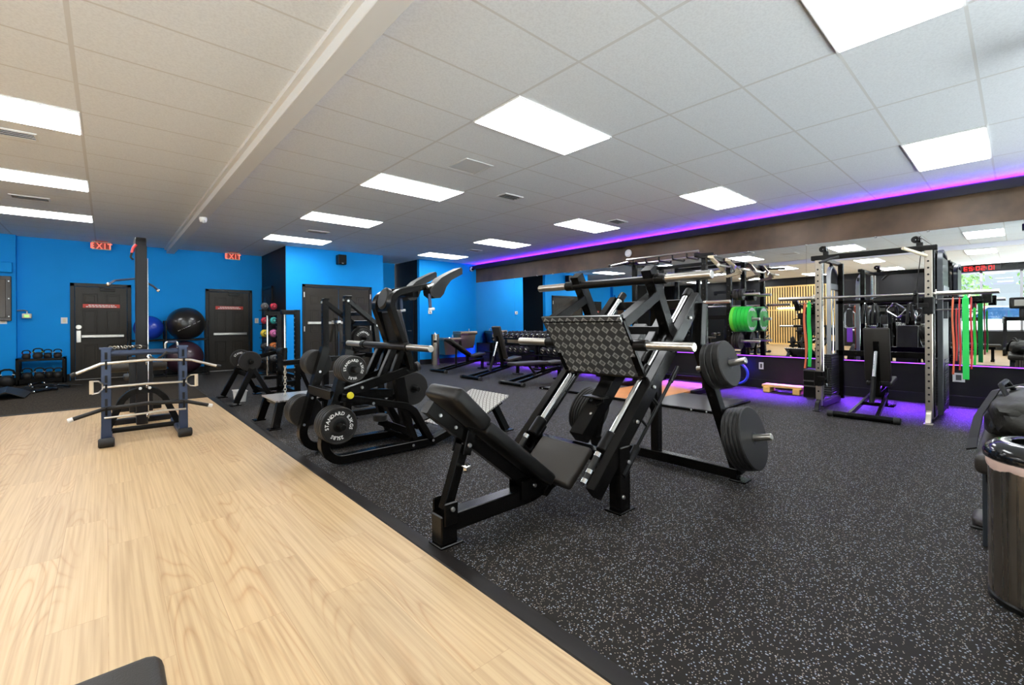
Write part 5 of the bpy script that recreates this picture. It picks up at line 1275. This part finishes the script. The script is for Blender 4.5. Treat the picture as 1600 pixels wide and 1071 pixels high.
# ------------------------------------------------------------------ kettlebells
kr = thing('kettlebell_rack', 'low black two-shelf kettlebell rack by the blue wall', 'kettlebell rack', (-.95, 13.1, 0))
f = MB()
for x in (-1.285, -.645):
    f.span((x-.025, 12.90, 0), (x+.025, 12.95, .53), .004); f.span((x-.025, 13.24, 0), (x+.025, 13.29, .53), .004); f.span((x-.025, 12.90, .49), (x+.025, 13.29, .53), .004); f.span((x-.025, 12.90, .0), (x+.025, 13.29, .035), .004)
f.span((-1.285, 12.91, .475), (-.645, 13.28, .50), .004); f.span((-1.285, 12.91, .075), (-.645, 13.28, .10), .004); f.span((-1.285, 12.90, .03), (-.645, 12.93, .12), .004); f.span((-1.285, 12.895, .47), (-.645, 12.91, .52), .003)
obj('frame', f, BLK, kr)
def kettlebell(lab, c, r, colm, grp):
    x, y, z = c
    t = thing('kettlebell', lab, 'kettlebell', c, grp)
    prof = [(0, 0), (r*.62, 0), (r*.86, r*.25), (r, r*.8), (r*.93, r*1.25), (r*.7, r*1.6), (r*.40, r*1.78), (0, r*1.82)]
    obj('bell', MB().lathe(prof, c, (0, 0, 1), 22), RUB, t)
    obj('handle', MB().tube([(x-r*.62, y, z+r*1.45), (x-r*.86, y, z+r*2.0), (x-r*.72, y, z+r*2.55), (x-r*.3, y, z+r*2.75), (x+r*.3, y, z+r*2.75), (x+r*.72, y, z+r*2.55), (x+r*.86, y, z+r*2.0), (x+r*.62, y, z+r*1.45)], r*.17, 10), BLK2, t)
    pieces('color_band', [MB().torus((x+s*r*.80, y, z+r*1.88), (s*.25, 0, 1), r*.19, r*.07, 12, 6) for s in (-1, 1)], colm, t)
    return t
KC = [WHITE, mat('pink_band', (.6, .05, .15, 1), .5), mat('lime_band', (.45, .6, .05, 1), .5), STEEL, mat('teal_band', (.03, .4, .4, 1), .5), YEL]
gk = 'kettlebells on the low rack'
for i, (x, y, r, m) in enumerate(((-1.18, 13.06, .064, 1), (-1.02, 13.04, .076, 2), (-.885, 13.10, .066, 3), (-.742, 13.07, .066, 0))):
    kettlebell('black kettlebell on the upper shelf, %s from the left' % ORD[i], (x, y, .501), r, KC[m], gk)
for i, (x, y, r, m) in enumerate(((-1.17, 13.05, .080, 4), (-1.0, 13.03, .080, 0), (-.87, 13.16, .074, 1), (-.735, 13.03, .074, 5))):
    kettlebell('black kettlebell on the lower shelf, %s from the left' % ORD[i], (x, y, .101), r, KC[m], gk)
kettlebell('large black kettlebell standing on the floor left of the low rack', (-1.43, 12.98, .005), .115, WHITE, None)

# mats, straps and suspension handles heaped on the floor mat
hm = thing('exercise_mat', 'folded blue and black exercise mat on the floor at the far left', 'exercise mat', (-1.5, 11.2, 0))
def drape(pts, w, m, name, parent, th=.012, yoff=0):
    mb = MB(); mb.sweep([V(p) for p in pts], rect(w, th, .002), up=(0, 0, 1)); return obj(name, mb, m, parent)
drape([(-2.1, 10.95, .012), (-1.6, 10.95, .03), (-1.35, 11.0, .09), (-1.22, 11.02, .13), (-1.10, 11.02, .08), (-.98, 11.02, .015)], .85, RUB, 'black_layer', hm)
drape([(-2.2, 10.82, .028), (-1.75, 10.80, .045), (-1.48, 10.82, .08), (-1.36, 10.85, .115)], .7, mat('blue_mat', (.02, .20, .45, 1), .6), 'blue_layer', hm, .01)
sp2 = thing('suspension_straps', 'heap of black straps with grey tube handles on the dark mat', 'suspension straps', (-.95, 11.6, 0))
random.seed(21)
sm_ = []
for k in range(9):
    x, y = -1.15+.06*k, 11.9+random.uniform(-.5, .5); a = random.uniform(-.5, .5)
    sm_.append(MB().sweep([(x-.35*math.cos(a), y-.35*math.sin(a), .012+.004*k), (x-.1, y+random.uniform(-.06, .06), .03+.004*k), (x+.12, y+.05, .025+.004*k), (x+.35*math.cos(a), y+.35*math.sin(a), .012+.004*k)], rect(.045, .006, .001), up=(0, 0, 1)))
pieces('strap', sm_, RUB, sp2)
hs = [((-.93, 11.25, .03), (-.72, 11.55, .035)), ((-.80, 11.75, .035), (-.66, 11.45, .035)), ((-.68, 12.15, .03), (-.52, 11.85, .03)), ((-1.06, 12.3, .06), (-.98, 12.55, .07)), ((-.90, 12.5, .06), (-.78, 12.75, .065)), ((-1.0, 11.9, .05), (-.75, 12.1, .05))]
pieces('tube_handle', [MB().cyl(a, b, .020, 12, ch=.003) for a, b in hs], BLK2, sp2)
pieces('handle_cap', [MB().cyl(a, V(a)+(V(a)-V(b)).normalized()*.02, .026, 12, ch=.004) for a, b in hs], CHR, sp2)
rope = thing('battle_rope', 'coiled dark rope lying on the floor beside the large kettlebell', 'rope', (-1.7, 12.2, 0))
obj('coil', MB().tube([(-1.75+.24*math.cos(a*.5)*(1+.01*a), 12.2+.22*math.sin(a*.5), .03+.0045*a) for a in range(0, 38)], .022, 8), RUB, rope); obj('rope_end', MB().cyl((-1.43, 12.1, .03), (-1.27, 12.05, .03), .026, 10), STEEL, rope)

# ------------------------------------------------------------------ medicine balls
mr = thing('medicine_ball_rack', 'slim black medicine ball tree by the black side wall', 'medicine ball rack', (2.84, 11.75, 0))
f = MB(); f.cyl((2.84, 11.87, 0), (2.84, 11.87, 1.55), .022, 14); f.span((2.62, 11.55, 0), (3.04, 12.0, .03), .006)
MZ = [1.60, 1.27, .96, .66, .38]
for z in MZ: f.span((2.66, 11.64, z-.115), (3.02, 11.88, z-.1005), .004)
obj('frame', f, BLK, mr)
MC = {'red': (.5, .03, .06, 1), 'pink': (.62, .16, .38, 1), 'teal': (.05, .45, .42, 1), 'yellow': (.55, .42, .03, 1), 'orange': (.55, .15, .03, 1), 'grey': (.12, .12, .12, 1), 'black': (.02, .02, .02, 1)}
MM = {k: mat(k+'_ball_rubber', v, .5) for k, v in MC.items()}
lev = ['top', 'second', 'third', 'fourth', 'lowest']
for li, (z, pair) in enumerate(zip(MZ, (('grey', 'red'), ('red', 'teal'), ('yellow', 'pink'), ('black', 'orange'), ('black', 'grey')))):
    for si, cn in enumerate(pair):
        r = .092 if li > 1 else .082
        x = 2.745 + si*.19
        c = (x, 11.72, z-.099+r); t = thing('medicine_ball', '%s medicine ball on the %s level of the ball tree' % (cn, lev[li]), 'medicine ball', (x, 11.72, z-.10), 'medicine balls on the ball tree')
        obj('shell', MB().sph(c, r, 22), MM[cn], t); obj('grip_ring', MB().torus((x, 11.72-r*.9, c[2]), (0, 1, 0), r*.42, r*.09, 20, 6), BLK2, t)
# ------------------------------------------------------------------ right foreground: bin, bench and bag
BX, BYc = 2.812, -.085
BINM = mat('streaked_steel', (.40, .34, .27, 1), .24, 1)
_n = BINM.node_tree; _tc = _n.nodes.new('ShaderNodeTexCoord'); _mp = _n.nodes.new('ShaderNodeMapping'); _mp.inputs['Scale'].default_value = (60, 60, .6); _nz = _n.nodes.new('ShaderNodeTexNoise'); _nz.inputs['Scale'].default_value = 1.0
_cr = _n.nodes.new('ShaderNodeMapRange'); _cr.inputs[3].default_value = .16; _cr.inputs[4].default_value = .42
_n.links.new(_tc.outputs['Object'], _mp.inputs[0]); _n.links.new(_mp.outputs[0], _nz.inputs['Vector']); _n.links.new(_nz.outputs['Fac'], _cr.inputs[0]); _n.links.new(_cr.outputs[0], _n.nodes['Principled BSDF'].inputs['Roughness'])
tb_ = thing('trash_bin', 'round brushed steel trash bin with black lid at the right edge', 'trash bin', (BX, BYc, 0))
obj('body', MB().lathe([(.170, .012), (.178, .03), (.181, .05), (.181, .578), (.174, .582)], (BX, BYc, 0), (0, 0, 1), 56), BINM, tb_)
obj('base_ring', MB().lathe([(0, 0), (.176, 0), (.183, .008), (.183, .022), (.176, .03)], (BX, BYc, 0), (0, 0, 1), 48), BLK2, tb_)
lin = MB(); random.seed(4); n = 64; rows = []
prof = [(.183, .548), (.187, .562), (.189, .578), (.186, .592)]
for j, (r, z) in enumerate(prof):
    for i in range(n):
        a = 2*PI*i/n; k = .004*math.sin(5*a+1)+.003*math.sin(11*a)+.002*math.sin(23*a+2)
        lin.v.append(V((BX+(r+.0015*math.sin(17*a+j))*math.cos(a), BYc+(r+.0015*math.sin(17*a+j))*math.sin(a), z+(k if j == 0 else k*.2 if j == 1 else 0))))
for j in range(len(prof)-1):
    for i in range(n): lin.f.append((j*n+i, j*n+(i+1) % n, (j+1)*n+(i+1) % n, (j+1)*n+i))
obj('bin_liner', lin, mat('pinkish_plastic_liner', (.72, .52, .44, 1), .35, 0, .5), tb_)
obj('lid', MB().lathe([(.188, .584), (.196, .592), (.197, .612), (.185, .640), (.160, .656), (.128, .662), (.112, .656), (.110, .64), (.118, .60)], (BX, BYc, 0), (0, 0, 1), 56), mat('glossy_black_plastic', (.008, .008, .008, 1), .12, 0, .5), tb_)
bn = thing('flat_bench', 'black padded flat bench carrying a dark bag at the right edge', 'bench', (3.7, 0, 0))
obj('seat_pad', MB().pad((3.95, -.04, .425), (1.30, .40, .10), None, .03), VINB, bn)
f = MB(); f.span((3.33, -.20, .33), (4.57, -.14, .375), .004); f.span((3.33, .06, .33), (4.57, .12, .375), .004); f.span((3.34, -.20, .33), (3.40, .12, .375), .004)
obj('frame', f, BLK2, bn)
LEGM = mat('slate_metal', (.035, .042, .05, 1), .4, .3)
pieces('leg', [MB().span((x-.028, y-.028, 0), (x+.028, y+.028, .375), .004) for x in (3.37, 4.5) for y in (-.17, .105)], LEGM, bn)
# duffel bag: a soft lumpy body with handle, strap and pocket
def lump(c, s, seed, n=34, amp=.10):
    bm = bmesh.new(); bmesh.ops.create_icosphere(bm, subdivisions=4, radius=1)
    from mathutils import noise
    for v in bm.verts:
        p = v.co.normalized(); q = V((abs(p.x)**.65*(1 if p.x > 0 else -1), abs(p.y)**.7*(1 if p.y > 0 else -1), abs(p.z)**.75*(1 if p.z > 0 else -1)))
        k = 1 + amp*noise.noise(p*2.2+V((seed, 0, 0))) + amp*.5*noise.noise(p*6+V((0, seed, 0)))
        v.co = V((c[0]+q.x*s[0]*k, c[1]+q.y*s[1]*k, max(c[2]-s[2]*.97, c[2]+q.z*s[2]*k)))
    return MB().bm(bm)
BAGM = mat('dark_bag_fabric', (.018, .017, .0135, 1), .6, 0, .3, bump=(60, .2)); BAGS = mat('bag_strap_web', (.008, .008, .007, 1), .6, 0, .2)
bg_ = thing('gym_bag', 'crumpled dark gym bag lying on the flat bench', 'bag', (4.05, -.05, .476))
obj('body', lump((4.12, -.06, .60), (.44, .20, .125), 3.0), BAGM, bg_)
obj('side_pocket', lump((3.98, .07, .56), (.17, .08, .082), 9.0), BAGM, bg_)
obj('strap', MB().sweep(fillet([(3.42, .175, .478), (3.55, .175, .51), (3.80, .165, .60), (4.05, .10, .73), (4.35, .0, .745)], .1, 5), rect(.045, .008, .002), up=(0, .4, 1)), BAGS, bg_)
obj('carry_handle', MB().tube([(3.95, .05, .70), (4.05, .08, .765), (4.25, .06, .775), (4.36, .03, .71)], .014, 8, fil=.05), BAGS, bg_)
sh_ = thing('shoe', 'dark shoe on the floor beside the flat bench leg', 'shoe', (3.72, .15, 0))
obj('upper', lump((3.72, .15, .03), (.12, .04, .028), 5.0, amp=.05), mat('brown_shoe', (.02, .014, .012, 1), .5), sh_); obj('sole', MB().box((3.72, .15, .006), (.25, .085, .012), None, .004), RUB, sh_)

# near bench at the bottom left corner of the view
nb = thing('utility_bench', 'end of a charcoal padded bench on the oak floor, bottom left corner', 'bench', (-.06, .8, 0))
obj('seat_pad', MB().pad((-.065, .80, .418), (.31, .945, .066), None, .03), VINB, nb)
f = MB(); f.span((-.095, .42, .33), (-.035, 1.22, .385), .004); 
for y in (.48, 1.16): f.span((-.095, y-.03, .04), (-.035, y+.03, .34), .004); f.span((-.26, y-.035, 0), (.13, y+.035, .05), .008)
obj('frame', f, BLK, nb); obj('pivot_knob', MB().cyl((.055, 1.13, .375), (.108, 1.13, .375), .016, 14, ch=.004), BLK2, nb)

# hung screen at the upper right edge
tv = thing('hanging_speaker', 'small black speaker hanging from the ceiling at the right edge', 'speaker', (4.4, -.1, CE))
obj('body', MB().span((4.375, -.22, 2.77), (4.52, -.03, 2.895), .008), BLK2, tv); obj('ceiling_mount', MB().cyl((4.45, -.12, 2.88), (4.45, -.12, CE-.001), .015, 12), BLK2, tv)

# leg machine at the right edge by the mirror
lm = thing('leg_curl_machine', 'partly visible machine with steel roller arm at the right edge by the mirror', 'leg machine', (8.0, -.35, 0))
f = MB(); f.span((7.55, -.62, 0), (8.35, -.54, .07), .006); f.span((7.55, -.14, 0), (8.35, -.06, .07), .006); f.span((8.22, -.62, 0), (8.30, -.06, .07), .006); f.span((8.22, -.38, .05), (8.30, -.30, 1.35), .006); f.span((7.7, -.37, .05), (7.78, -.31, .42), .005); f.bar((7.74, -.34, .42), (8.26, -.34, .42), .06, .06); f.span((7.6, -.62, .0), (7.68, -.06, .07), .006); f.bar((8.1, -.34, .30), (8.1, .02, .30), .04, .04)
obj('frame', f, BLK, lm); obj('seat_pad', MB().pad((7.78, -.34, .50), (.45, .36, .08), None, .025), VINB, lm); obj('back_pad', MB().pad((8.12, -.34, .86), (.09, .36, .58), None, .03), VINB, lm)
obj('roller_arm', MB().cyl((8.1, -.34, .30), (8.1, .075, .30), .022, 14, ch=.003), STEEL, lm); obj('roller_arm_upper', MB().cyl((8.1, -.30, .355), (8.1, .055, .355), .016, 14), STEEL, lm)
obj('side_plate', MB().span((8.05, -.05, .28), (8.16, -.03, .72), .006), GREY, lm)

# ------------------------------------------------------------------ seen only in the mirror: slat wall, timer, treadmills, machine, lot
sw_ = thing('slat_panel', 'pale wood vertical slat panel on the black wall, seen in the mirror', 'wall panel', (XO+.03, 6.4, 0))
SLM = mat('pale_slat_wood', srgb(240, 202, 130), .5, noise=(4, .15)); mb = MB()
n = 30
for k in range(n): y = 4.95 + k*(2.93/(n-1)); mb.span((XO+.012, y-.026, .02), (XO+.045, y+.026, 2.58))
mb.span((XO+.001, 4.92, 2.56), (XO+.05, 7.91, 2.62)); mb.span((XO+.001, 4.92, 1.52), (XO+.03, 7.91, 1.56)); mb.span((XO+.001, 4.92, .0), (XO+.05, 7.91, .06))
obj('slats', mb, SLM, sw_, smooth=0)
obj('shelf_lamp', MB().span((XO+.05, 5.9, 1.60), (XO+.10, 7.3, 1.64)), emis('strip_lamp', (1, .97, .9, 1), 8), sw_)
tmr = thing('led_timer', 'long black wall timer with red digits over the window, seen in the mirror', 'timer', (XO+.05, .9, 2.84))
obj('case', MB().span((XO+.001, .42, 2.745), (XO+.05, 1.38, 2.935), .006), BLK2, tmr)
DG = {'0': 'abcdef', '1': 'bc', '2': 'abged', '3': 'abgcd', '5': 'afgcd'}
dm = []; mount((XO+.0025, .9, 2.84), (.002, .3, .05), tmr)
def digit(ch, y, z):
    h, w, t = .062, .075, .016
    S = {'a': ((-w/2, h), (w/2, h)), 'g': ((-w/2, 0), (w/2, 0)), 'd': ((-w/2, -h), (w/2, -h)), 'f': ((-w/2, 0), (-w/2, h)), 'b': ((w/2, 0), (w/2, h)), 'e': ((-w/2, -h), (-w/2, 0)), 'c': ((w/2, -h), (w/2, 0))}
    m = MB()
    for q in DG[ch]:
        (a, b), (c2, d2) = S[q]
        m.span((XO+.051, y+min(a, c2)-t/2, z+min(b, d2)-t/2), (XO+.054, y+max(a, c2)+t/2, z+max(b, d2)+t/2))
    return m
y = .55
for k, ch in enumerate('105023'):
    dm.append(digit(ch, y, 2.84)); y += .125
    if k in (1, 3): dm.append(MB().span((XO+.051, y-.035, 2.86), (XO+.054, y-.02, 2.875)).span((XO+.051, y-.035, 2.805), (XO+.054, y-.02, 2.82))); y += .05
pieces('digit', dm, emis('red_led_digit', (1, .02, .02, 1), 4), tmr)
def treadmill(lab, x, y, grp='treadmills by the window'):
    t = thing('treadmill', lab, 'treadmill', (x, y, 0), grp)
    f = MB(); f.span((x-.85, y-.40, .05), (x+.85, y-.30, .20), .02); f.span((x-.85, y+.30, .05), (x+.85, y+.40, .20), .02); f.span((x-.95, y-.38, .05), (x-.55, y+.38, .30), .05, 2)
    for yy in (-.37, .37): f.bar((x-.60, y+yy, .10), (x-.72, y+yy, 1.15), .09, .06, up=(1, 0, 0)); f.span((x+.7, y+yy-.03, 0), (x+.8, y+yy+.03, .06)); f.span((x-.8, y+yy-.03, 0), (x-.7, y+yy+.03, .06))
    obj('frame', f, BLK2, t); obj('belt', MB().span((x-.55, y-.30, .15), (x+.85, y+.30, .19), .01), RUB, t)
    c = MB(); c.bar((x-.70, y, 1.05), (x-.78, y, 1.62), .14, .08, up=(1, 0, 0)); c.bar((x-.72, y-.40, 1.08), (x-.72, y+.40, 1.08), .12, .12); obj('console_mast', c, BLK, t)
    k = MB(); k.box((x-.74, y, 1.58), (.08, .56, .36), (0, -.25, 0), .06, 3); ko = obj('console', k, BLK2, t); obj('screen', MB().box((x-.698, y, 1.585), (.01, .34, .20), (0, -.25, 0)), mat('screen_glass', (.25, .24, .22, 1), .15) if 'screen_glass' not in bpy.data.materials else bpy.data.materials['screen_glass'], ko)
    for s in (-1, 1): obj('handrail', MB().tube([(x-.70, y+s*.38, 1.10), (x-.5, y+s*.40, 1.12), (x-.1, y+s*.40, 1.08), (x-.05, y+s*.40, .95)], .02, 8, fil=.05), GREY, t)
    return t
treadmill('dark treadmill at the right of the mirror before the window', -3.4, -.05)
treadmill('dark treadmill second from the right in the mirror', -3.4, 1.25)
treadmill('dark treadmill third from the right in the mirror', -3.4, 2.40)
def cardio(lab, x, y, grp='upright bikes by the slat wall'):
    t = thing('exercise_bike', lab, 'exercise bike', (x, y, 0), grp)
    f = MB(); f.span((x-.55, y-.05, .02), (x+.45, y+.05, .12), .02); f.span((x-.58, y-.25, 0), (x-.48, y+.25, .08), .02); f.span((x+.38, y-.25, 0), (x+.48, y+.25, .08), .02); f.bar((x-.32, y, .1), (x-.42, y, 1.15), .12, .08, up=(1, 0, 0)); f.bar((x+.12, y, .1), (x+.22, y, .80), .08, .06, up=(1, 0, 0))
    obj('frame', f, BLK2, t); obj('flywheel_shroud', MB().cyl((x-.12, y-.06, .38), (x-.12, y+.06, .38), .26, 28, ch=.02), BLK, t); obj('saddle', lump((x+.24, y, .85), (.15, .11, .05), 2.0, amp=.04), VIN, t)
    obj('handlebar', MB().tube([(x-.05, y-.22, 1.12), (x-.3, y-.2, 1.15), (x-.42, y, 1.15), (x-.3, y+.2, 1.15), (x-.05, y+.22, 1.12)], .018, 8, fil=.06), BLK, t); obj('console', MB().box((x-.46, y, 1.27), (.06, .34, .24), (0, -.3, 0), .02), BLK2, t)
    return t
cardio('black exercise bike before the slat panel, seen in the mirror', -4.3, 6.1); cardio('black exercise bike left of the slat panel, seen in the mirror', -4.3, 3.9)
# tall plate-loaded chest machine between cable rack and window, seen in the mirror
# car and trees on the lot
cr_ = thing('car', 'white suv parked outside the shop window, seen in the mirror', 'car', (-11, -.4, -.08))
prof = [(-2.3, .35), (-2.32, .85), (-2.15, 1.0), (-1.35, 1.08), (-.75, 1.62), (1.35, 1.66), (2.05, 1.10), (2.2, 1.0), (2.22, .4), (1.9, .3), (-2.0, .3)]
CW = mat('white_car_paint', (.78, .79, .8, 1), .25, 0, .5, coat=.5)
mb = MB(); mb.prism([(a-.4, b-.08) for a, b in prof], 'x', -11.9, -10.1); obj('body', mb, CW, cr_, smooth=20)
GLC = mat('blue_car_glass', (.02, .06, .14, 1), .08, 0, .6)
obj('side_glass', MB().prism([(a-.4, b-.08) for a, b in [(-1.2, 1.10), (-.70, 1.56), (1.28, 1.60), (1.85, 1.12)]], 'x', -10.101, -10.09), GLC, cr_, smooth=0)
obj('windshield', MB().prism([(a-.4, b-.08) for a, b in [(-1.34, 1.10), (-.77, 1.60), (-.80, 1.62), (-1.38, 1.12)]], 'x', -11.75, -10.25), GLC, cr_, smooth=0)
pieces('wheel', [MB().cyl((x, y-.4, .26), (x+.2, y-.4, .26), .34, 26, ch=.03) for x in (-11.92, -10.28) for y in (-1.5, 1.45)], RUB, cr_)
LEAF = mat('tree_leaf', (.10, .20, .05, 1), .7, noise=(3, .5)); BARK = mat('tree_bark', (.12, .08, .05, 1), .8)
random.seed(8)
for i, (x, y, h) in enumerate(((-26, -1.5, 5.5), (-27, 2.6, 4.6), (-24, -5.2, 5.0))):
    t = thing('tree', ('green tree beyond the parked car, seen in the mirror', 'lower green tree at the left of the window view', 'green tree at the right of the window view')[i], 'tree', (x, y, -.08), 'trees beyond the lot')
    obj('trunk', MB().cyl((x, y, -.08), (x, y, h*.5), .16, 10, r2=.1), BARK, t)
    c = MB()
    for k in range(420):
        a, b = random.uniform(0, 2*PI), random.uniform(-1, 1); rr = random.random()**.4
        p = V((x+rr*1.5*math.cos(a)*math.sqrt(1-b*b), y+rr*1.6*math.sin(a)*math.sqrt(1-b*b), h*.62+rr*b*h*.36)); u = V((random.uniform(-1, 1), random.uniform(-1, 1), random.uniform(-1, 1))).normalized(); w = u.orthogonal().normalized()
        c.add([p-u*.16, p+w*.09, p+u*.16, p-w*.09], [(0, 1, 2, 3)])
    o = obj('crown', c, LEAF, t, smooth=0)
# ------------------------------------------------------------------ outdoors: sky, sun and the paved lot in front
wd = bpy.data.worlds.new('sky'); SC.world = wd; wd.use_nodes = True
wn = wd.node_tree; bg = wn.nodes['Background']; bg.inputs[0].default_value = (.80, .89, 1.0, 1); bg.inputs[1].default_value = .9
sl = bpy.data.lights.new('sun', 'SUN'); sl.energy = 58; sl.angle = .01; sl.color = (.93, .97, 1.0)
so = bpy.data.objects.new('sun', sl); COL.objects.link(so); so.rotation_euler = (math.radians(-18), 0, 0)
struct('ground_pavement', MB().span((-60, -60, -.2), (60, YS-.13, -.08)).span((-60, YS-.13, -.2), (XO-.16, 40, -.08)), mat('pale_concrete', (.62, .61, .59, 1), .8, noise=(2, .1)), 'pale concrete parking lot outside the shop window', 'pavement', smooth=0)
struct('roof', MB().span((XO-.4, YS-1.0, CE+.1), (XW+.6, YE+.5, CE+.4)), BLACKW, 'roof slab above the gym', 'roof', smooth=0)
